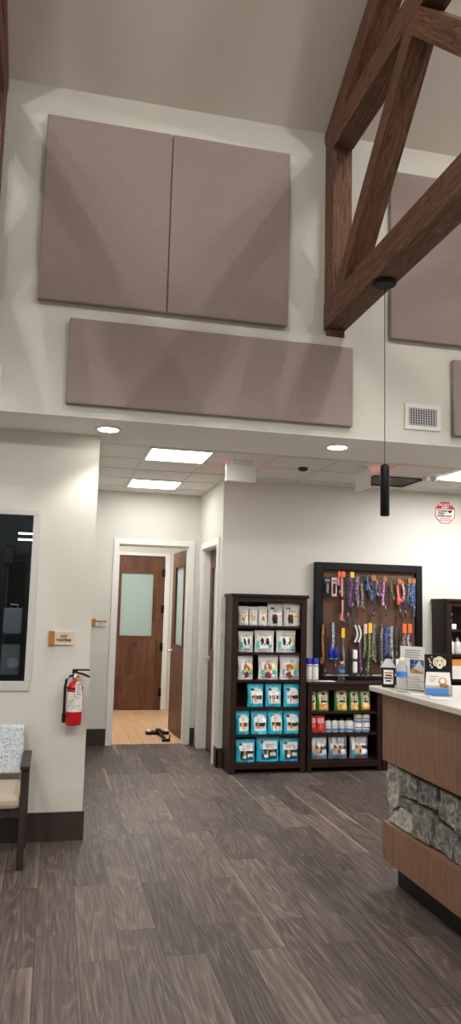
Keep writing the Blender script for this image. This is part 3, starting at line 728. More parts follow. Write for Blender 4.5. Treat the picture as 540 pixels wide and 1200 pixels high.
def drect(m, P, u0, u1, v0, v1, mi, off, n=6):
    vs = [P(u0+(u1-u0)*i/n, v0+(v1-v0)*j/n, off) for j in range(n+1) for i in range(n+1)]
    m.add(vs, [(j*(n+1)+i, j*(n+1)+i+1, (j+1)*(n+1)+i+1, (j+1)*(n+1)+i) for j in range(n) for i in range(n)], mi, True)
def dell(m, P, u, v, ru, rv, mi, off, rot=0, n=14):
    vs = [P(u, v, off)]
    for q in (.5, 1):
        for k in range(n):
            a = 2*PI*k/n; x, y = math.cos(a)*ru*q, math.sin(a)*rv*q
            vs.append(P(max(-.97, min(.97, u+x*math.cos(rot)-y*math.sin(rot))), v+x*math.sin(rot)+y*math.cos(rot), off))
    fs = [(0, 1+k, 1+(k+1) % n) for k in range(n)]+[(1+k, 1+n+k, 1+n+(k+1) % n, 1+(k+1) % n) for k in range(n)]
    m.add(vs, fs, mi, True)
def label_small(m, P):
    drect(m, P, -.93, .93, .1, .86, 1, .001); drect(m, P, -.8, .8, .47, .55, 2, .002)
    dell(m, P, -.1, .36, .4, .13, 3, .002); dell(m, P, .3, .3, .28, .1, 4, .003); drect(m, P, -.8, .8, .06, .1, 0, .002)
    for k in range(3): drect(m, P, -.5, .3+.1*k, .60+.035*k, .615+.035*k, 5, .0025)
L_SMALL = (label_small, ['lgray', 'paper', 'orange', 'brown', 'cream', 'grayink'])
def label_dark(m, P):
    drect(m, P, -.93, .93, .1, .92, 1, .001)
    drect(m, P, -.7, -.25, .74, .82, 5, .003)
    for k in range(3): drect(m, P, -.45, .5-.1*k, .60+.045*k, .62+.045*k, 6, .003)
    drect(m, P, -.05, .78, .42, .47, 2, .003)
    dell(m, P, -.28, .33, .34, .17, 3, .004); dell(m, P, -.42, .46, .12, .08, 3, .0045); dell(m, P, -.12, .46, .12, .08, 3, .0045); dell(m, P, -.2, .17, .3, .07, 5, .0045)
    drect(m, P, .12, .72, .2, .4, 4, .004); drect(m, P, -.82, .82, .06, .1, 1, .004)
L_DARKG = (label_dark, ['lgray', 'lgray', 'orange', 'dbrown', 'cream', 'ink', 'grayink'])
L_DARKW = (label_dark, ['lgray', 'paper', 'orange', 'dbrown', 'cream', 'ink', 'grayink'])
def label_bw(m, P):
    drect(m, P, -.95, .95, .08, .9, 1, .001)
    drect(m, P, -.88, -.58, .2, .5, 2, .002); drect(m, P, .35, .85, .48, .66, 3, .002); drect(m, P, -.85, .85, .12, .155, 4, .003)
    dell(m, P, -.02, .42, .30, .24, 5, .0025)
    dell(m, P, -.3, .5, .17, .17, 4, .0035, .2); dell(m, P, .26, .5, .17, .17, 4, .0035, -.2); dell(m, P, -.02, .36, .07, .04, 4, .0045)
    dell(m, P, -.15, .48, .03, .02, 4, .005); dell(m, P, .11, .48, .03, .02, 4, .005); dell(m, P, .58, .28, .22, .09, 2, .003)
    for k in range(2): drect(m, P, -.5, .5-.2*k, .74+.04*k, .76+.04*k, 6, .003)
L_BW = (label_bw, ['lgray', 'paper', 'tealp', 'yellow', 'ink', 'white', 'grayink'])
def label_brown(m, P):
    drect(m, P, -.95, .95, .06, .92, 1, .001)
    drect(m, P, .05, .86, .42, .66, 3, .002); dell(m, P, .55, .30, .3, .12, 2, .0025); dell(m, P, -.6, .3, .2, .13, 2, .0025)
    dell(m, P, -.1, .2, .36, .13, 5, .003); dell(m, P, -.12, .5, .33, .17, 4, .0035); dell(m, P, -.38, .5, .13, .12, 4, .004); dell(m, P, .14, .5, .13, .12, 4, .004)
    dell(m, P, -.12, .42, .14, .08, 3, .0045); dell(m, P, -.12, .45, .04, .02, 6, .005); dell(m, P, -.22, .53, .03, .015, 6, .005); dell(m, P, -.02, .53, .03, .015, 6, .005)
    for k in range(3): drect(m, P, -.4+.1*k, .5, .70+.04*k, .715+.04*k, 7, .003)
    drect(m, P, -.8, .8, .1, .13, 5, .0045)
L_BROWN = (label_brown, ['lgray', 'paper', 'tealp', 'yellow', 'brown', 'maroon', 'ink', 'grayink'])
def label_teal(m, P):
    dell(m, P, .05, .66, .74, .17, 1, .002); drect(m, P, -.68, .86, .14, .66, 1, .002); drect(m, P, -.6, .76, .34, .5, 2, .003)
    dell(m, P, -.2, .40, .2, .09, 3, .004); dell(m, P, .28, .41, .22, .07, 4, .004); dell(m, P, -.1, .28, .16, .05, 5, .0045); drect(m, P, .2, .7, .18, .31, 6, .0035); drect(m, P, -.68, -.3, .7, .8, 8, .004)
    for k in range(3): drect(m, P, -.3, .4-.1*k, .56+.04*k, .575+.04*k, 7, .003)
L_TEAL = (label_teal, ['teal', 'paper', 'ink', 'tanfur', 'dbrown', 'orange', 'white', 'grayink', 'navy'])
def label_teal2(m, P):
    drect(m, P, -.74, .82, .5, .82, 1, .002); drect(m, P, -.72, -.3, .73, .83, 2, .003); drect(m, P, -.62, .82, .17, .5, 3, .002)
    dell(m, P, -.2, .36, .18, .13, 4, .003); dell(m, P, -.22, .24, .2, .08, 5, .004); drect(m, P, .12, .72, .22, .38, 6, .003); drect(m, P, -.6, .8, .1, .16, 2, .003)
    for k in range(4): drect(m, P, -.45, .6-.12*(k % 2), .55+.045*k, .57+.045*k, 7, .003)
L_TEAL2 = (label_teal2, ['teal', 'paper', 'navy', 'ink', 'tanfur', 'white', 'white', 'grayink'])
def label_oat(m, P):
    drect(m, P, -.7, .7, .06, .95, 1, .001); drect(m, P, -.66, .66, .06, .34, 2, .002); dell(m, P, 0, .2, .4, .08, 3, .003)
    drect(m, P, -.4, .4, .42, .5, 4, .003); dell(m, P, 0, .8, .3, .05, 4, .003)
    for k in range(3): drect(m, P, -.45, .45-.1*k, .56+.055*k, .575+.055*k, 5, .003)
L_OAT = (label_oat, ['green', 'cream', 'orange', 'yellow', 'ink', 'grayink'])
def label_red(m, P):
    drect(m, P, -.7, .7, .56, .84, 1, .002); dell(m, P, 0, .3, .5, .17, 2, .003); dell(m, P, .1, .24, .2, .1, 3, .004)
    for k in range(3): drect(m, P, -.5, .4-.1*k, .6+.07*k, .625+.07*k, 4, .003)
L_RED = (label_red, ['redfoil', 'pinkcard', 'coral', 'maroon', 'redink'])
def label_blueb(m, P):
    drect(m, P, -.86, .86, .46, .9, 1, .001); drect(m, P, -.86, .86, .1, .18, 2, .002); drect(m, P, 0, .86, .42, .55, 3, .003); drect(m, P, -.86, .86, .18, .46, 1, .001)
    dell(m, P, -.3, .4, .36, .16, 4, .004); dell(m, P, -.42, .52, .14, .07, 5, .0045); dell(m, P, -.05, .34, .12, .08, 5, .0045); dell(m, P, -.3, .24, .28, .07, 4, .0045); drect(m, P, .2, .8, .2, .38, 6, .004)
    dell(m, P, -.75, .26, .14, .12, 7, .0035)
    for k in range(3): drect(m, P, -.5, .6-.1*k, .66+.06*k, .68+.06*k, 8, .002)
L_BLUE = (label_blueb, ['dteal', 'lgray', 'sky', 'dark', 'tanfur', 'dbrown', 'white', 'teal', 'grayink'])

def make_bag(name, cat, w, h, d, body, lab, seed, label, loc, rz, group):
    P = pouch(w, h, d, seed)
    r = thing(name, label, cat, loc, rz, group)
    bag_mesh(P).build('pouch', body, r, local=True)
    # top seal strip and printed label
    s = MB(); drect(s, P, -.98, .98, .93, .985, 0, .0012); s.build('seal_strip', body, r, local=True)
    m = MB(); lab[0](m, P); m.build('printed_label', lab[1], r, local=True)
    return r
def row(items, proto_args, z, y, group):
    """items: (cx, w, h, rz, label); every bag is its own thing with its own crumple"""
    name, cat, d, body, lab = proto_args
    for k, (cx, w, h, rz, lb) in enumerate(items):
        make_bag(name, cat, w, h, d, body, lab, hash((cx, z)) % 97 if False else int(cx*1000+z*777) % 97, lb, (cx, y, z+.001), rz, group)
GY = 6.908
row([(1.742, .098, .178, .05, 'small white treat bag at the left end of the top shelf, tall bookcase'), (1.838, .078, .176, -.05, 'narrow white treat bag, second from left on the top shelf, tall bookcase'), (1.929, .088, .18, .08, 'small white treat bag, third from left on the top shelf, tall bookcase')], ('treat_bag', 'bag', .07, 'lgray', L_SMALL), SH[0], GY, 'small white treat bags')
row([(2.052, .145, .212, .03, 'gray treat bag with dark dog picture, fourth on the top shelf, tall bookcase')], ('treat_bag', 'bag', .08, 'lgray', L_DARKG), SH[0], GY, 'larger treat bags on the top shelf')
row([(2.215, .158, .214, -.06, 'white treat bag with dark dog picture at the right end of the top shelf')], ('treat_bag', 'bag', .08, 'lgray', L_DARKW), SH[0], GY, 'larger treat bags on the top shelf')
row([(1.768, .14, .19, .1, 'white bag with black and white dog, left on the second shelf'), (1.948, .18, .202, -.04, 'white bag with black and white dog, middle of the second shelf'), (2.16, .185, .205, .02, 'white bag with black and white dog, right on the second shelf')], ('pet_food_bag', 'bag', .09, 'lgray', L_BW), SH[1], GY, 'bags with a black and white dog')
row([(1.77, .15, .215, .25, 'shaded white bag with brown curly dog, left on the third shelf'), (1.99, .185, .222, .0, 'white bag with brown curly dog, middle of the third shelf'), (2.2, .185, .225, -.04, 'white bag with brown curly dog, right on the third shelf')], ('pet_food_bag', 'bag', .09, 'lgray', L_BROWN), SH[2], GY, 'bags with a brown curly dog')
row([(1.872, .148, .208, .05, 'teal bag with white label, left on the fourth shelf beside the empty gap'), (2.045, .146, .208, -.02, 'teal bag with white label, middle of the fourth shelf'), (2.222, .148, .21, .03, 'teal bag with white label, right on the fourth shelf')], ('pet_food_bag', 'bag', .085, 'teal', L_TEAL), SH[3], GY, 'teal bags on the fourth shelf')
row([(1.755, .125, .21, .1, 'teal bag with white label, first from left on the fifth shelf'), (1.912, .148, .212, -.05, 'teal bag with white label, second from left on the fifth shelf'), (2.068, .14, .218, .03, 'teal bag with white label, third from left on the fifth shelf'), (2.227, .15, .212, -.03, 'teal bag with white label, fourth from left on the fifth shelf')], ('pet_food_bag', 'bag', .085, 'teal', L_TEAL), SH[4], GY, 'teal bags on the fifth shelf')
row([(1.788, .178, .198, .06, 'wide teal bag with navy badge, left on the bottom shelf'), (2.0, .205, .22, -.03, 'largest teal bag with navy badge, middle of the bottom shelf'), (2.21, .18, .205, .04, 'wide teal bag with navy badge, right on the bottom shelf')], ('pet_food_bag', 'bag', .09, 'teal', L_TEAL2), SH[5], GY, 'wide teal bags on the bottom shelf')
row([(2.437, .058, .195, .0, 'narrow cream and green bag at the left end, low bookcase top shelf'), (2.535, .122, .196, .04, 'cream bag with orange base, second from left, low bookcase top shelf'), (2.72, .132, .198, -.03, 'widest cream and green bag, third from left, low bookcase top shelf'), (2.85, .1, .19, .02, 'cream bag with orange base, fourth from left, low bookcase top shelf'), (2.962, .112, .191, -.04, 'cream bag with orange base at the right end, low bookcase top shelf')], ('treat_bag', 'bag', .07, 'green', L_OAT), SL[0], GY, 'cream and green bags')
row([(2.438, .066, .155, .0, 'narrow red treat bag at the left end of the middle shelf, low bookcase'), (2.516, .082, .156, .03, 'red treat bag second from left on the middle shelf, low bookcase')], ('treat_bag', 'bag', .05, 'redfoil', L_RED), SL[1], GY, 'red treat bags')
row([(2.497, .165, .212, .06, 'gray blue bag with brown dog, left on the low bookcase bottom shelf'), (2.688, .178, .214, -.03, 'gray blue bag with brown dog, middle of the low bookcase bottom shelf'), (2.902, .18, .214, .03, 'gray blue bag with brown dog, right on the low bookcase bottom shelf')], ('pet_food_bag', 'bag', .09, 'dteal', L_BLUE), SL[2], GY, 'gray blue bags with a brown dog')

# bottles and jars, middle shelf
def bottle(name, label, loc, r0, h, body, cap, band, group, cat='bottle'):
    r = thing(name, label, cat, loc, 0, group)
    MB().lathe([(r0*.94, 0), (r0, .004), (r0, h*.72), (r0*.85, h*.78), (r0*.55, h*.82), (r0*.55, h*.84)], n=22).build('body', body, r, local=True)
    MB().lathe([(r0*.62, h*.84), (r0*.62, h*.99), (r0*.5, h)], n=18).build('cap', cap, r, local=True)
    m = MB(); n = 14
    for mi, (z0, z1, q) in enumerate(((.08, .26, 1.012), (.34, .5, 1.012))):
        for k in range(n):
            a0 = -PI/2-1.2+2.4*k/n; a1 = a0+2.4/n; R0 = r0*q
            m.add([(R0*math.cos(a0), R0*math.sin(a0), z0*h), (R0*math.cos(a1), R0*math.sin(a1), z0*h), (R0*math.cos(a1), R0*math.sin(a1), z1*h), (R0*math.cos(a0), R0*math.sin(a0), z1*h)], [(0,1,2,3)], mi, True)
    m.build('printed_band', band, r, local=True)
    return r
b0 = bottle('supplement_bottle', 'white bottle with black cap nearest the red bags, low bookcase', (2.60, 6.93, SL[1]+.001), .031, .126, 'white', 'black', ['sky', 'lgray'], 'white bottles with black caps')
dup(b0, (2.668, 6.93, SL[1]+.001), .2, 'white bottle with black cap, second of three, low bookcase middle shelf', 'white bottles with black caps')
dup(b0, (2.736, 6.93, SL[1]+.001), -.2, 'white bottle with black cap nearest the white jars, low bookcase', 'white bottles with black caps')
j0 = bottle('supplement_jar', 'white jar with dark lid beside the bottles, low bookcase middle shelf', (2.812, 6.93, SL[1]+.001), .042, .125, 'white', 'dark', ['sky', 'lgray'], 'white jars on the middle shelf', 'jar')
def jar(label, loc):
    r = thing('supplement_jar', label, 'jar', loc, 0, 'white jars on the middle shelf')
    MB().lathe([(.037, 0), (.039, .003), (.039, .062), (.036, .066)], n=22).build('body', 'white', r, local=True)
    MB().lathe([(.040, .0665), (.040, .08), (.037, .082)], n=22).build('lid', 'white', r, local=True)
    m = MB(); n = 14
    for mi, (z0, z1) in enumerate(((.006, .022), (.034, .048))):
        for k in range(n):
            a0 = -PI/2-1.2+2.4*k/n; a1 = a0+2.4/n; R0 = .0396
            m.add([(R0*math.cos(a0), R0*math.sin(a0), z0), (R0*math.cos(a1), R0*math.sin(a1), z0), (R0*math.cos(a1), R0*math.sin(a1), z1), (R0*math.cos(a0), R0*math.sin(a0), z1)], [(0,1,2,3)], mi, True)
    m.build('printed_band', ['sky', 'grayink'], r, local=True)
    return r
q0 = jar('white blue-banded jar, lower left of the stacked four, low bookcase', (2.897, 6.92, SL[1]+.001))
dup(q0, (2.979, 6.92, SL[1]+.001), .1, 'white blue-banded jar, lower right of the stacked four, low bookcase')
dup(q0, (2.898, 6.92, SL[1]+.084), -.1, 'white blue-banded jar, upper left of the stacked four, low bookcase')
dup(q0, (2.978, 6.92, SL[1]+.084), .15, 'white blue-banded jar, upper right of the stacked four, low bookcase')

# things on top of the low bookcase
def canister(label, loc):
    r = thing('wipe_canister', label, 'canister', loc, 0, 'blue-capped canisters')
    MB().lathe([(.027, 0), (.029, .004), (.029, .158), (.027, .162)], n=24).build('body', 'white', r, local=True)
    MB().lathe([(.031, .163), (.031, .212), (.028, .217)], n=24).build('cap', 'blue', r, local=True)
    m = MB(); n = 12
    for z0, z1 in ((.01, .018), (.142, .15)):
        for k in range(n):
            a0 = -PI/2-1+2*k/n; a1 = a0+2/n; R0 = .0294
            m.add([(R0*math.cos(a0), R0*math.sin(a0), z0), (R0*math.cos(a1), R0*math.sin(a1), z0), (R0*math.cos(a1), R0*math.sin(a1), z1), (R0*math.cos(a0), R0*math.sin(a0), z1)], [(0,1,2,3)])
    m.build('printed_band', 'navy', r, local=True)
    return r
TL = .823
c0 = canister('blue-capped white canister against the tall bookcase side', (2.392, 6.90, TL))
dup(c0, (2.456, 6.90, TL), .3, 'blue-capped white canister nearer the leash board corner')
def water_bottle(name, label, loc, s, group):
    r = thing(name, label, 'bottle', loc, 0, group)
    prof = [(.018, .002), (.028, 0), (.031, .006), (.031, .03), (.029, .036), (.031, .042), (.031, .066), (.0285, .072), (.031, .078), (.031, .125), (.026, .145), (.014, .168), (.0125, .174)]
    MB().lathe([(a*s, b*s) for a, b in prof], n=28).build('bottle_body', 'clearp', r, local=True)
    MB().lathe([(.0145*s, .174*s), (.0145*s, .187*s), (.013*s, .189*s)], n=20).build('cap', 'white', r, local=True)
    MB().lathe([(.0315*s, .084*s), (.0318*s, .085*s), (.0318*s, .112*s), (.0315*s, .113*s)], n=28).build('paper_label', 'sky', r, local=True)
    return r
water_bottle('water_bottle', 'small clear bottle standing on the low bookcase before the leash board', (2.73, 6.92, TL), .97, 'clear plastic bottles')
tag(MB().box(2.50, 2.66, 6.87, 6.98, TL, TL+.0015).build('paper_sheet', 'paper', loc=(2.58, 6.92, TL)), 'white paper sheet lying on the low bookcase between canisters and bottle', 'paper', 'loose paper sheets')

# bookcase at the right: bottles
def pump(label, loc, body, h, r0, grp, hd='white'):
    r = thing('shampoo_bottle', label, 'bottle', loc, 0, grp)
    MB().lathe([(r0*.93, 0), (r0, .004), (r0, h*.66), (r0*.7, h*.76), (r0*.35, h*.78)], n=20).build('body', body, r, local=True)
    MB().lathe([(r0*.42, h*.78), (r0*.42, h*.9), (r0*.2, h*.92), (r0*.2, h)], n=14).build('cap', hd, r, local=True)
    m = MB(); n = 12
    for k in range(n):
        a0 = -PI/2-1.1+2.2*k/n; a1 = a0+2.2/n; R0 = r0*1.012
        m.add([(R0*math.cos(a0), R0*math.sin(a0), .15*h), (R0*math.cos(a1), R0*math.sin(a1), .15*h), (R0*math.cos(a1), R0*math.sin(a1), .5*h), (R0*math.cos(a0), R0*math.sin(a0), .5*h)], [(0,1,2,3)], 0, True)
    m.build('printed_label', 'lgray', r, local=True)
    return r
p0 = pump('white pump bottle nearest the left side, second shelf of right bookcase', (3.895, 6.93, S3[1]+.001), 'white', .165, .033, 'white bottles on the right bookcase')
dup(p0, (3.968, 6.93, S3[1]+.001), 0, 'white pump bottle cut by the right edge, second shelf of right bookcase')
r = thing('spray_bottle', 'white spray bottle with square base on top shelf of right bookcase', 'bottle', (3.9, 6.93, S3[0]+.001))
MB().box(-.025, .045, -.03, .03, 0, .055, bev=.008).build('base_box', 'white', r, local=True)
MB().lathe([(.016, .055), (.02, .09), (.012, .12), (.012, .14)], (-.012, 0, 0), 14).build('neck', 'white', r, local=True)
MB().box(-.03, .012, -.012, .012, .14, .16, bev=.003).build('nozzle', 'lgray', r, local=True)
o = MB().box(3.86, 4.02, 6.87, 7.03, S3[2]+.13, S3[2]+.195, bev=.003).build('product_box', 'amber', loc=(3.94, 6.95, S3[2]+.13)); tag(o, 'amber box on top of the white box, third shelf of right bookcase', 'box', 'boxes on the right bookcase')
o = MB().box(3.862, 4.02, 6.868, 7.03, S3[2]+.001, S3[2]+.129, bev=.003).build('product_box', 'white', loc=(3.94, 6.95, S3[2]+.001)); tag(o, 'white box under the amber box, third shelf of right bookcase', 'box', 'boxes on the right bookcase')

# ------------------------------------------------------------------ leash board
r = thing('leash_board', 'framed brown pegboard full of leashes standing on the low bookcase', 'pegboard', (3.09, 7.12, TL))
px0, px1, pz0, pz1 = 2.513, 3.668, TL+.001, 1.972
MB().box(px0+.08, px1-.06, 7.118, 7.13, pz0+.05, pz1-.06).build('pegboard', 'peg', r)
m = MB(); fw = .085
m.box(px0, px0+fw, 7.08, 7.145, pz0, pz1); m.box(px1-.07, px1, 7.08, 7.145, pz0, pz1); m.box(px0+fw, px1-.07, 7.08, 7.145, pz1-.078, pz1); m.box(px0+fw, px1-.07, 7.08, 7.145, pz0, pz0+.035)
m.build('frame', 'blackm', r, bevel=.006)
MB().box(px0+fw-.01, px1-.06, 7.082, 7.088, pz0+.036, pz0+.046).build('ledge_strip', 'lgray', r)
board = r
YP = 7.10
def wx(px, py): return None
# pixel-free table: centre x, top z, bottom z, width
def leash(cx, zt, zb, w, strap, tagm, label, strap2=None, tagh=.05, clip=True, seed=0, grp='leashes on the board', cat='leash', knots=()):
    rr = thing('dog_leash', label, cat, (cx, 7.07, zt), 0, grp)
    h = zt-zb; rnd = random.Random(seed)
    # hook belongs to the board
    MB().tube([(cx, 7.118, zt+.004), (cx, 7.06, zt+.004), (cx, 7.052, zt+.012)], .0022, 6).build('peg_hook', 'silver', board)
    if tagm: MB().box(-w*.42, w*.42, -.022, -.019, -tagh, .006, bev=.001).build('header_card', tagm, rr, local=True)
    q1 = rnd.uniform(.55, .95)
    for s, mt in ((-1, strap), (1, strap2 or 's_black')):
        pts = []
        n = 12
        for i in range(n+1):
            t = i/n; z = -.004-(h-.01)*t*(1 if s > 0 else q1)
            x = s*w*.23+w*.10*math.sin(t*7+seed*1.7+s)*(.3+t)
            y = -.012+.007*math.sin(t*5+seed)+(.004 if s > 0 else 0)
            pts.append((x, y, z))
        # a returning fold at the bottom
        e = pts[-1]; pts += [(e[0]+.004*s, e[1]+.008, e[2]-.006), (e[0]+.007*s, e[1]+.014, e[2]+.01), (e[0]+.006*s, e[1]+.012, e[2]+.06)]
        MB().tube(pts, 0, flat=(w*.44, .0035)).build('strap', mt, rr, local=True)
    for kz in knots:
        MB().box(-w*.5, w*.5, -.026, -.006, -h*kz-.018, -h*kz+.018, bev=.005).build('keeper', strap2 or strap, rr, local=True)
    if clip:
        zc = -h*(.55+.4*rnd.random())
        MB().lathe([(.002, zc-.022), (.006, zc-.018), (.007, zc), (.004, zc+.006), (.006, zc+.012), (.002, zc+.016)], (w*.1, -.024, 0), 10).build('metal_clip', 'silver', rr, local=True)
    return rr
def z2(y): return 1.5+(714.5-y)*.00885-.0005*0     # heights on the board plane
def X2(x): return 2.599+(x-378)*.00918
T = 'top row of the board'; B = 'bottom row of the board'
def packet(x0, x1, y0, y1, card, ins, label):
    cx = X2((x0+x1)/2); w = (x1-x0)*.00918; zt, zb = z2(y0), z2(y1)
    rr = thing('hanging_packet', label, 'packet', (cx, 7.07, zb), 0, 'carded packets on the board')
    MB().box(-w/2, w/2, -.008, -.004, 0, zt-zb, bev=.001).build('backing_card', card, rr, local=True)
    MB().box(-w*.22, w*.22, -.02, -.008, (zt-zb)*.15, (zt-zb)*.7, bev=.004).build('blister', ins, rr, local=True)
    MB().box(-w*.4, w*.4, -.0095, -.008, (zt-zb)*.76, (zt-zb)*.9).build('printed_strip', 'grayink', rr, local=True)
    MB().tube([(cx, 7.118, zt-.008), (cx, 7.06, zt-.008), (cx, 7.052, zt)], .0022, 6).build('peg_hook', 'silver', board)
packet(378, 384.5, 678, 699.5, 'black', 's_gray', 'black carded packet at the far left of the top row')
packet(386.3, 392.3, 678.5, 699.5, 'pinkcard', 's_dark', 'pale pink carded packet second in the top row')
LE = [  # x0, x1, y0, y1, strap, strap2, tag, label, opts
 (393, 396.5, 672, 697, 'pink', None, 'tag_orange', 'short pink leash with orange card, top row left', {}),
 (397, 401.5, 672, 730, 'pink', 's_black', 'tag_orange', 'long pink leash with orange and white card, top row left', {'knots': (.5,)}),
 (402, 406.5, 675, 732, 's_dark', 's_black', None, 'long dark red-black leash left of the yellow-carded one, top row', {}),
 (407, 412, 672, 732, 's_purple', 's_black', 'tag_yellow', 'long purple and black leash with yellow card, top row', {}),
 (413.5, 418, 677, 711, 's_purple', 's_gray', 's_gray', 'gray purple leash right of the yellow-carded one, top row', {}),
 (420, 424.7, 676, 716, 's_gray', 's_black', 's_black', 'gray rope leash in the middle of the top row', {}),
 (426.5, 431, 675, 699, 's_blue', None, None, 'short blue patterned collar, left of the blue leash pair, top row', {}),
 (431.5, 437, 675, 720, 's_blue', 's_black', 's_gold', 'blue patterned leash with black strap, middle of the top row', {'knots': (.3,)}),
 (437.3, 440, 680, 702, 's_gray', None, 's_gold', 'thin gray collar right of the blue leash, top row', {}),
 (441, 445, 679, 703, 's_purple', None, None, 'short purple patterned collar, top row', {}),
 (445.5, 450, 676, 720, 's_pink', 's_black', 's_gold', 'pink purple leash with black tail, top row', {}),
 (455.5, 459, 678, 704, 's_olive', None, None, 'small olive collar hanging alone in the top row gap', {}),
 (462.5, 467.5, 678, 721, 'coral', None, 's_gold', 'coral orange leash on the right of the top row', {'knots': (.55,)}),
 (468.5, 474, 678, 722, 's_redgray', 's_black', None, 'red and gray leash right of the coral one, top row', {}),
 (475, 479.2, 677, 708, 's_blue', None, 's_gold', 'short blue collar second from right in the top row', {}),
 (479.8, 484.6, 677, 721, 's_blue', 's_navy', 's_gold', 'long blue leash at the right end of the top row', {}),
 (375.3, 381, 730, 788, 's_gold', 's_dark', None, 'brown gold leash at the left end of the bottom row', {}),
 (386.7, 393, 728, 786, 's_white', 's_black', None, 'pale and black leash with blue pouches beside it, bottom row', {}),
 (397, 401.5, 735, 777, 's_dark', 's_gray', 'tag_yellow', 'dark leash with yellow card, bottom row left', {'tagh': .09}),
 (418, 422, 732, 789, 's_purple', 's_dark', None, 'long dark purple leash right of the white dispensers, bottom row', {}),
 (423, 427.3, 730, 790, 's_green', 's_black', 'pinkcard', 'long green leash with pink card, bottom row', {'tagh': .09}),
 (428.3, 433, 729, 788, 's_green', 's_black', 'tag_yellow', 'long green leash with yellow card, bottom row', {'tagh': .09}),
 (433.6, 438.2, 729, 773, 's_gray', 's_olive', None, 'gray olive leash right of the green ones, bottom row', {}),
 (440.5, 446, 730, 778, 's_black', 's_gray', None, 'black and gray leash in the bottom row middle', {}),
 (447.3, 452.6, 731, 777, 's_navy', 's_blue', None, 'blue navy leash in the bottom row', {}),
 (453.4, 457.8, 731, 771, 's_gray', 's_white', None, 'pale gray leash right of the navy one, bottom row', {}),
 (459, 463, 731, 768, 's_black', None, None, 'black leash right of the pale gray one, bottom row', {}),
 (464, 466.8, 732, 768, 's_dark', None, None, 'thin dark leash left of the orange cards, bottom row', {}),
 (468.4, 473.5, 729, 762, 's_gray', 's_redgray', 'tag_orange', 'gray leash with left orange card, bottom row right', {'tagh': .085}),
 (475, 480, 729, 762, 's_white', 's_navy', 'tag_orange', 'blue white leash with right orange card, bottom row right', {'tagh': .085}),
]
for k, (a, b, c, d, s1, s2, tg, lb, op) in enumerate(LE):
    op = dict(op); 
    leash(X2((a+b)/2), z2(c), z2(d), (b-a)*.0095, s1, tg, lb, s2, seed=k+1, **op)
def collar_pair():
    for k, (x, lb) in enumerate(((414.3, 'silver gray curved collar, left of a pair in the bottom row'), (418.3, 'silver gray curved collar, right of a pair in the bottom row'))):
        cx, zt = X2(x), z2(731); rr = thing('dog_collar', lb, 'collar', (cx, 7.07, zt), 0, 'silver collars on the board')
        pts = [(-.012+.03*math.sin(t/8*PI)*.9, -.015, -.165*t/8) for t in range(9)]
        MB().tube(pts, 0, flat=(.018, .006)).build('band', 'lgray', rr, local=True)
        pts = [(-.03+.03*math.sin(t/8*PI)*.9, -.006, -.165*t/8) for t in range(9)]
        MB().tube(pts, 0, flat=(.014, .005)).build('lining', 's_black', rr, local=True)
        MB().tube([(cx-.012, 7.118, zt), (cx-.012, 7.06, zt), (cx-.012, 7.052, zt+.008)], .0022, 6).build('peg_hook', 'silver', board)
collar_pair()
for x, lb in ((384, 'blue bag pouch hanging left of the pale leash, bottom row'), (389.7, 'blue bag pouch hanging in front of the pale leash, bottom row')):
    cx, zb = X2(x), z2(767); rr = thing('waste_bag_pouch', lb, 'pouch', (cx, 7.02, zb), 0, 'blue pouches on the board')
    MB().lathe([(.012, 0), (.022, .01), (.024, .05), (.021, .09), (.01, .108)], n=16).build('pouch_body', 'blue', rr, local=True)
    MB().lathe([(.018, 0), (.0225, -.003), (.0225, -.012), (.012, -.012)], (0, -.0, 0), 14).build('pouch_base', 'sky', rr, local=True)
    MB().tube([(0, 0, .105), (0, .02, .15), (0, .03, .19)], .003, 6).build('loop', 's_black', rr, local=True)
for zt, zb, lb in ((758, 769, 'white-faced gray dispenser, upper of two on the board'), (771, 784, 'white-faced gray dispenser, lower of two on the board')):
    cx = X2(411); a, b = z2(zt), z2(zb); rr = thing('bag_dispenser', lb, 'dispenser', (cx, 7.065, b), 0, 'gray dispensers on the board')
    MB().box(-.036, .036, -.014, .005, -.02, b*0+(a-b)+.012, bev=.003).build('backing_card', 'dark', rr, local=True)
    MB().box(-.014, .034, -.05, -.014, .006, a-b, bev=.012).build('dispenser_body', 'white', rr, local=True)
    MB().box(-.03, .03, -.04, -.014, -.015, .004, bev=.004).build('tray', 'dark', rr, local=True)

# ------------------------------------------------------------------ reception counter
CX0, CY1, CYN = 1.863, 4.09, 1.7
r = thing('reception_counter', 'wood-panelled reception counter with a gray stone band at right', 'counter', (2.13, 2.9, 0))
MB().box(CX0, 2.36, CYN, CY1, .665, 1.039).build('upper_panel', 'laminate', r, bevel=.002)
MB().box(CX0, 2.36, CYN, CY1, .132, .335).build('lower_panel', 'laminate', r, bevel=.002)
MB().box(1.935, 2.33, CYN+.05, CY1-.045, 0, .132).build('toe_kick', 'black', r)
MB().box(1.925, 2.33, CYN, CY1-.04, .335, .665).build('core', 'dark', r)
# stones: hand-laid cells (y,z) near the end, then courses
cells = []
def cell(pts, tone): cells.append((pts, tone))
hand = [([(88,380),(150,412),(150,598),(92,640)], .22), ([(92,643),(150,602),(215,642),(217,745),(98,678)], .25), ([(154,415),(243,470),(240,572),(160,545)], .0),
        ([(158,549),(215,577),(215,634),(160,603)], -.05), ([(249,475),(335,508),(331,580),(335,618),(247,577)], -.05), ([(221,592),(300,622),(316,660),(300,788),(221,750)], 0.02),
        ([(338,518),(406,552),(405,712),(337,652)], .04), ([(318,662),(400,735),(404,862),(304,793)], -.02), ([(411,556),(458,580),(458,765),(410,718)], .0), ([(405,738),(458,778),(458,905),(408,868)], -.06)]
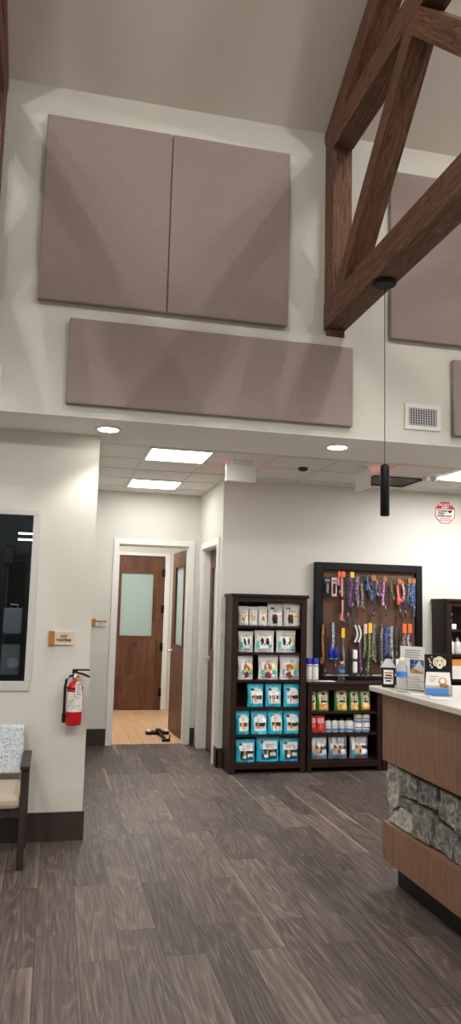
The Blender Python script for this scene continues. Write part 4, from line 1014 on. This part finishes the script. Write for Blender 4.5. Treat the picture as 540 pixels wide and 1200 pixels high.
# image-plane sketch converted once to wall coordinates: y = depth along the counter, z = height
def conv(p):
    x = 430+p[0]/4.136; y = 800+p[1]/4.136
    from math import sin, cos, radians
    return SKETCH(x, y)
F_, yw, pt, rl = 880., math.radians(12.97), math.radians(7.235), math.radians(1.447)
fw_ = Vector((math.sin(yw)*math.cos(pt), math.cos(yw)*math.cos(pt), math.sin(pt))); rt0 = Vector((math.cos(yw), -math.sin(yw), 0)); up0 = rt0.cross(fw_)
rt_ = rt0*math.cos(rl)+up0*math.sin(rl); up_ = up0*math.cos(rl)-rt0*math.sin(rl)
def SKETCH(x, y, X=1.885):
    d = fw_*F_+rt_*(x-270)-up_*(y-600); t = X/d.x
    return (d.y*t, 1.5+d.z*t)
ymin = 9
for pts, tone in hand:
    q = [conv(p) for p in pts]; q = [(min(a, CY1-.012), min(.66, max(.342, b))) for a, b in q]
    cell(q, tone); ymin = min(ymin, min(a for a, b in q))
y = 3.24
while y > CYN+.05:
    wdt = .12+.1*random.random(); sp = .34+.32*(.3+.4*random.random()); y2 = max(CYN, y-wdt)
    cell([(y-.004, sp+.004), (y2+.004, sp+.01), (y2+.004, .66), (y-.004, .66)], random.uniform(-.08, .2)); cell([(y-.004, .342), (y2+.004, .342), (y2+.004, sp+.002), (y-.004, sp-.004)], random.uniform(-.08, .2)); y = y2
bm = bmesh.new(); col = bm.loops.layers.float_color.new('tone')
for pts, tone in cells:
    cy, cz = sum(p[0] for p in pts)/len(pts), sum(p[1] for p in pts)/len(pts)
    sub = bmesh.new(); vs = [sub.verts.new((1.93, a, b)) for a, b in pts]; f = sub.faces.new(vs)
    e = bmesh.ops.extrude_face_region(sub, geom=[f]); dep = random.uniform(.028, .048)
    for v in [g_ for g_ in e['geom'] if isinstance(g_, bmesh.types.BMVert)]: v.co.x -= dep
    bmesh.ops.subdivide_edges(sub, edges=sub.edges[:], cuts=7, use_grid_fill=True)
    for v in sub.verts:
        n = noise.noise_vector(v.co*11+Vector((cy*9, 0, cz*9))); n2 = noise.noise_vector(v.co*34)
        v.co.x += n.x*.014+n2.x*.007; v.co.y = min(CY1-.02, cy+(v.co.y-cy)*.985+n.y*.004); v.co.z = cz+(v.co.z-cz)*.985+n.z*.004
        if v.co.z > .662: v.co.z = .662
        if v.co.z < .338: v.co.z = .338
    mp = {}
    for v in sub.verts: mp[v] = bm.verts.new(v.co)
    for f in sub.faces:
        try:
            nf = bm.faces.new([mp[v] for v in f.verts])
            for l in nf.loops: l[col] = (.5+tone-.5+.0+0.5*0, 0, 0, 1) if False else (max(0, .47+tone*.5), 0, 0, 1)
        except ValueError: pass
    sub.free()
bmesh.ops.recalc_face_normals(bm, faces=bm.faces[:])
me = bpy.data.meshes.new('stone_band'); bm.to_mesh(me); bm.free(); me.materials.append(MAT['stone'])
for p in me.polygons: p.use_smooth = False
me.transform(Matrix.Translation(-r.location)); o = bpy.data.objects.new('stone_band', me); C.objects.link(o); o.parent = r
tag(MB().box(1.813, 2.42, CYN-.04, 4.167, 1.04, 1.07, bev=.004).build('countertop', 'quartz', loc=(2.11, 2.9, 1.04)), 'cream quartz countertop on the wood-panelled reception counter', 'countertop')

ZC = 1.0705
# house-shaped donation box
r = thing('donation_box', 'small black house-shaped box with gray roof on the countertop end', 'box', (1.895, 4.08, ZC), -.42)
MB().box(-.036, .036, -.036, .036, 0, .11, bev=.003).build('body', 'black', r, local=True)
MB().prism([(-.042, .111), (.042, .111), (.012, .16), (-.012, .16)], 1, -.04, .04).build('roof', 'lgray', r, local=True)
MB().box(-.027, .027, -.0385, -.0365, .018, .098).build('front_label', 'paper', r, local=True)
lbx = r.children[-1]
m = MB()
for k, (w_, mi) in enumerate(((.044, 0), (.036, 1), (.046, 1), (.03, 1))): m.box(-w_/2, w_/2, -.0395, -.0385, .078-.015*k, .084-.015*k+.002*mi, mi)
m.build('printed_lines', ['redink', 'ink'], lbx, local=True)
MB().lathe([(.026, .16), (.03, .165), (.012, .178), (.008, .19), (.002, .194)], n=16).build('knob', 'black', r, local=True)
# tilted gray card beside it
r = thing('display_card', 'tilted gray card leaning between black box and water bottle', 'card', (1.942, 4.026, ZC), -.42)
m = MB(); m.prism([(-.025, 0), (-.022, 0), (.022, .16), (.019, .16)], 0, -.022, .022); m.build('card', 'lgray', r, local=True)
m = MB(); m.prism([(.018, .0), (.022, .0), (.021, .15), (.0195, .15)], 0, -.01, .01); m.build('strut', 'lgray', r, local=True)
# framed sign on the counter
def place_dir(p0, p1): return math.atan2(p1[1]-p0[1], p1[0]-p0[0])
a_, b_ = (1.905, 3.955), (2.0, 3.83)
rz = place_dir(a_, b_)
r = thing('counter_notice', 'tall white paper notice in clear stand behind the water bottle', 'sign', ((a_[0]+b_[0])/2, (a_[1]+b_[1])/2, ZC), rz)
wd = math.dist(a_, b_); hh = .242
MB().box(-wd/2, wd/2, .004, .007, .002, hh, bev=.001).box(-wd/2, wd/2, -.02, .05, 0, .003).build('acrylic_stand', 'acry', r, local=True)
MB().box(-wd/2+.004, wd/2-.004, .002, .004, .005, hh-.003).build('notice_sheet', 'paper', r, local=True)
sh = r.children[-1]
m = MB()
for k, z in enumerate((.215, .203, .19, .178)): m.box(-wd*.3, wd*.3-.01*(k % 2), .0012, .002, z, z+.004, 0)
m.build('heading_lines', 'grayink', sh, local=True); m = MB()
for k in range(6): m.box(-wd*.4, wd*.38-.012*(k % 3), .0012, .002, .015+k*.011, .018+k*.011, 0)
m.build('printed_lines', 'grayink', sh, local=True)
m = MB(); m.box(-wd*.1, wd*.42, .0012, .002, .095, .168, 0); m.prism([(-wd*.1, .095), (wd*.42, .095), (wd*.3, .115), (wd*.05, .13), (-wd*.1, .11)], 1, .0004, .0012, 1); m.prism([(wd*.05, .12), (wd*.25, .165), (wd*.42, .125), (wd*.42, .1)], 1, -.0002, .0008, 2)
m.build('printed_photo', ['s_blue', 'tanfur', 'lgray'], sh, local=True)
water_bottle('water_bottle', 'clear water bottle with blue label standing on the reception countertop', (1.853, 3.82, ZC), .96, 'clear plastic bottles')
# black picture card with a pale dog
r = thing('picture_card', 'black card with pale dog picture standing behind the white brochures', 'card', (2.03, 3.76, ZC), -.32)
MB().box(-.066, .066, 0, .004, .0, .205, bev=.001).build('card', 'black', r, local=True)
cd = r.children[-1]
m = MB()
class _P: pass
def flat(u, v, off=0): return Vector((u, -.0006-off, v))
for (u, v, a, b, mi) in ((.012, .165, .028, .03, 0), (-.012, .165, .010, .022, 0), (.038, .163, .010, .02, 0), (.014, .145, .016, .016, 1), (.014, .150, .005, .004, 2), (.002, .172, .004, .004, 2), (.025, .172, .004, .004, 2)):
    k = 16; cvs = [(u+a*math.cos(2*PI*i/k), -.0008-.0004*mi, v+b*math.sin(2*PI*i/k)) for i in range(k)]; m.add(cvs, [list(range(k))], mi)
for i in range(12): x_, z_ = -.058+.035*random.random(), .125+.07*random.random(); m.add([(x_, -.0008, z_), (x_+.007, -.0008, z_), (x_+.007, -.0008, z_+.004), (x_, -.0008, z_+.004)], [(0,1,2,3)], 1)
m.build('printed_dog', ['cream', 'paper', 'ink'], cd, local=True)
MB().prism([(.004, 0), (.05, 0), (.004, .14)], 0, -.004, .004).build('easel_strut', 'black', r, local=True)
# brochure holder
r = thing('brochure_holder', 'clear holder of white cards with blue front band on the countertop', 'holder', (1.985, 3.665, ZC), -.32)
m = MB(); m.prism([(-.07, 0), (.07, 0), (.06, .118), (-.06, .118)], 1, .002, .012); m.build('cards', 'paper', r, local=True)
cd = r.children[-1]
m = MB()
for k in range(3): m.box(-.045, .0-.01*k, .0008, .002, .095-k*.012, .098-k*.012, 0)
for (u, v, a, b, mi) in ((.022, .072, .022, .02, 1), (.022, .074, .014, .013, 2), (.03, .05, .026, .01, 1)):
    k = 14; m.add([(u+a*math.cos(2*PI*i/k), .0012-.0003*mi, v+b*math.sin(2*PI*i/k)) for i in range(k)], [list(range(k))], mi)
m.build('printed_picture', ['grayink', 'tanfur', 'paper'], cd, local=True)
MB().box(-.066, .05, -.012, -.009, .004, .036, bev=.001).build('blue_band', 'sky', r, local=True)
MB().box(-.072, .072, -.009, -.007, .002, .05).box(-.072, .072, .014, .016, .002, .10).box(-.072, .072, -.009, .016, 0, .002).build('acrylic_pocket', 'acry', r, local=True)
for k, (x, y_, a, lb) in enumerate(((1.90, 3.70, -.3, 'white paper sheet on the countertop beside the water bottle'), (1.93, 3.54, -.5, 'white paper sheet on the countertop in front of the brochures'))):
    o = MB().box(-.05, .05, -.035, .035, 0, .0008).build('paper_sheet', 'paper', local=True); o.location = (x, y_, ZC+.0002); o.rotation_euler = (0, 0, a)
    tag(o, lb, 'paper', 'loose paper sheets')
# rear work desk behind the counter
r = thing('rear_desk', 'lower cream-topped desk behind the counter at the right edge', 'desk', (3.6, 5.3, 0))
MB().box(3.0, 4.4, 5.08, 5.52, .87, .90, bev=.003).build('desk_top', 'quartz', r)
MB().box(3.04, 4.38, 5.12, 5.5, 0, .87).build('desk_body', 'laminate', r)
o = MB().box(3.10, 3.28, 5.2, 5.36, .901, 1.0, bev=.004).build('storage_box', 'mauvebox', loc=(3.19, 5.28, .901)); tag(o, 'small mauve box on the rear desk at the right edge', 'box')
r = thing('tape_dispenser', 'small black object on the rear desk beside the mauve box', 'tape dispenser', (3.055, 5.2, .901))
MB().prism([(-.03, 0), (.03, 0), (.028, .012), (.005, .022), (-.012, .03), (-.028, .014)], 1, -.012, .012).build('body', 'black', r, local=True)
MB().lathe([(.009, -.006), (.009, .006)], (.0, 0, .026), 14, axis=1).build('tape_roll', 'cream', r, local=True)

# ------------------------------------------------------------------ tool on the floor by the doorway
r = thing('floor_squeegee', 'black T-shaped tool with pale end blocks on the oak floor at the doorway', 'tool', (1.27, 9.05, 0))
MB().box(1.13, 1.40, 9.0, 9.1, .0, .035, bev=.006).build('head_bar', 'black', r)
for x in (1.135, 1.345): MB().box(x, x+.05, 8.985, 9.105, .036, .048, bev=.003).build('end_block', 'lgray', r)
MB().box(1.24, 1.30, 8.96, 9.02, .03, .07, bev=.008).build('socket', 'blackm', r)
MB().tube([(1.27, 8.98, .05), (1.285, 8.72, .03), (1.292, 8.56, .018)], .017, 10).build('handle', 'blackm', r)
MB().box(1.25, 1.345, 8.53, 8.57, .001, .03, bev=.008).tube([(1.33, 8.55, .02), (1.345, 8.55, .07)], .008).build('grip', 'black', r)

# ------------------------------------------------------------------ dim room behind the window
r = thing('equipment_rack', 'dark rack of gray cases seen through the window', 'rack', (-.45, 6.6, 0))
for x in (-.64, -.235): MB().box(x, x+.02, 6.45, 6.75, 0, 1.9).build('upright', 'rdark', r)
for z in (.88, 1.21): MB().box(-.62, -.235, 6.45, 6.75, z, z+.025).build('shelf_board', 'rdark', r)
def case(zb, h, label):
    rr = thing('plastic_case', label, 'case', (-.32, 6.56, zb), 0, 'gray cases behind the window')
    MB().box(-.075, .075, -.08, .08, 0, h, bev=.008).build('case_body', 'rcase', rr, local=True)
    MB().tube([(-.03, 0, h), (-.028, 0, h+.03), (.028, 0, h+.03), (.03, 0, h)], .005).build('handle', 'lgray', rr, local=True) if h < .215 else MB().lathe([(.045, -.09), (.04, -.08)], (.02, 0, h*.4), 16, axis=1).build('latch_plate', 'lgray', rr, local=True)
case(1.236, .212, 'gray handled case on the upper rack board seen through the window')
case(.906, .25, 'gray case on the lower rack board seen through the window')
for z, lb in ((2.225, 'upper glowing strip seen through the window'), (2.16, 'lower glowing strip seen through the window')):
    rr = thing('glow_strip', lb, 'lamp', (-.32, 8.27, z), 0, 'glowing strips behind the window')
    MB().box(-.41, -.235, 8.262, 8.299, z-.012, z+.016).build('housing', 'rdark', rr)
    MB().box(-.405, -.24, 8.254, 8.262, z-.010, z+.010).build('tube', 'strip', rr)  # emissive strip on the far wall of the dim room
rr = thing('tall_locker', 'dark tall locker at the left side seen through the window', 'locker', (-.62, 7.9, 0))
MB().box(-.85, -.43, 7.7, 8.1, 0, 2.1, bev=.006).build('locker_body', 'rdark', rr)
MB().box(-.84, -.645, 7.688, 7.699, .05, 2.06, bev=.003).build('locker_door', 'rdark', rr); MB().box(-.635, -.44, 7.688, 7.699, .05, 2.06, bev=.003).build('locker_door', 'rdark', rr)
rr = thing('monitor_arm', 'dark bracket arm seen through the window below the glowing strips', 'arm', (-.34, 7.6, 0))
MB().lathe([(.09, 0), (.09, .03), (.022, .035), (.022, 2.05)], (-.45, 7.6, 0), 14).build('pole', 'rdark', rr)
MB().box(-.45, -.2, 7.57, 7.63, 1.95, 1.98, bev=.005).box(-.45, -.2, 7.57, 7.63, 1.90, 1.915).build('arm', 'rdark', rr)
MB().box(-.50, -.40, 7.53, 7.57, 1.86, 2.03, bev=.01).build('mount', 'rdark', rr)

# ------------------------------------------------------------------ lights
def light(name, kind, loc, energy, size=.1, color=(1, .95, .88), rot=None, spot=None, blend=.4, size_y=None):
    l = bpy.data.lights.new(name, kind); l.energy = energy; l.color = color
    if kind == 'AREA':
        l.size = size
        if size_y: l.shape = 'RECTANGLE'; l.size_y = size_y
    else: l.shadow_soft_size = size
    if kind == 'SPOT': l.spot_size = math.radians(spot); l.spot_blend = blend
    o = bpy.data.objects.new(name, l); C.objects.link(o); o.location = loc
    if rot: o.rotation_euler = rot
    return o
for bx, by, bz, e in ((-1.69, -.75, 6.78, 100), (2.93, -.75, 6.78, 100), (-1.69, 1.7, 6.2, 34), (2.93, 1.7, 6.2, 34)):
    light('nave_lamp', 'POINT', (bx, by, bz), e, .02, (1, .98, .94))
for x, y in ((-2.6, 2.2), (4.4, 2.8), (.6, -2.2)): light('soffit_fill', 'POINT', (x, y, 1.2), 15, .25, (1, .95, .9))  # unseen point lights added low to brighten the soffit underside
light('soffit_spot', 'SPOT', (.288, 4.885, 2.62), 14, .05, (1, .95, .88), (0, 0, 0), 110, .6)
light('soffit_spot', 'SPOT', (1.888, 4.895, 2.62), 40, .05, (1, .96, .9), (0, 0, 0), 140, .7)
light('back_room_fill', 'AREA', (.9, 9.7, 2.78), 26, .6, (1, .97, .92), (0, 0, 0))  # unseen area light added to brighten the room beyond the doorway
for x in (-1.2, .7, 2.6, 4.5): light('front_fill', 'SPOT', (x, 1.2, 3.3), 52, .08, (1, .96, .92), (math.radians(42), 0, 0), 96, .5)  # added front fill: unseen spots tilted at the walls and shelves
light('dim_room_fill', 'POINT', (-1.0, 5.9, 2.5), 24, .2, (.9, .95, 1))  # unseen point light added so the cases behind the glass show
for x in (4.6, 5.8): light('office_lamp', 'AREA', (x, 6.1, 2.73), 15, .5, (1, .98, .95), (0, 0, 0))

wd = bpy.data.worlds.new('world'); bpy.context.scene.world = wd; wd.use_nodes = True
wd.node_tree.nodes['Background'].inputs[0].default_value = (.05, .05, .055, 1); wd.node_tree.nodes['Background'].inputs[1].default_value = .2

# ------------------------------------------------------------------ camera
cam = bpy.data.cameras.new('camera'); co = bpy.data.objects.new('camera', cam); C.objects.link(co)
cam.sensor_fit = 'VERTICAL'; cam.sensor_height = 24; cam.sensor_width = 24; cam.lens = 880/1200*24; cam.clip_start = .05
M = Matrix((rt_, up_, -fw_)).transposed().to_4x4(); M.translation = (0, 0, 1.5); co.matrix_world = M
sc = bpy.context.scene; sc.camera = co
sc.view_settings.view_transform = 'Standard'; sc.view_settings.look = 'None'; sc.view_settings.gamma = 1; sc.view_settings.use_curve_mapping = False
sc.view_settings.exposure = .95
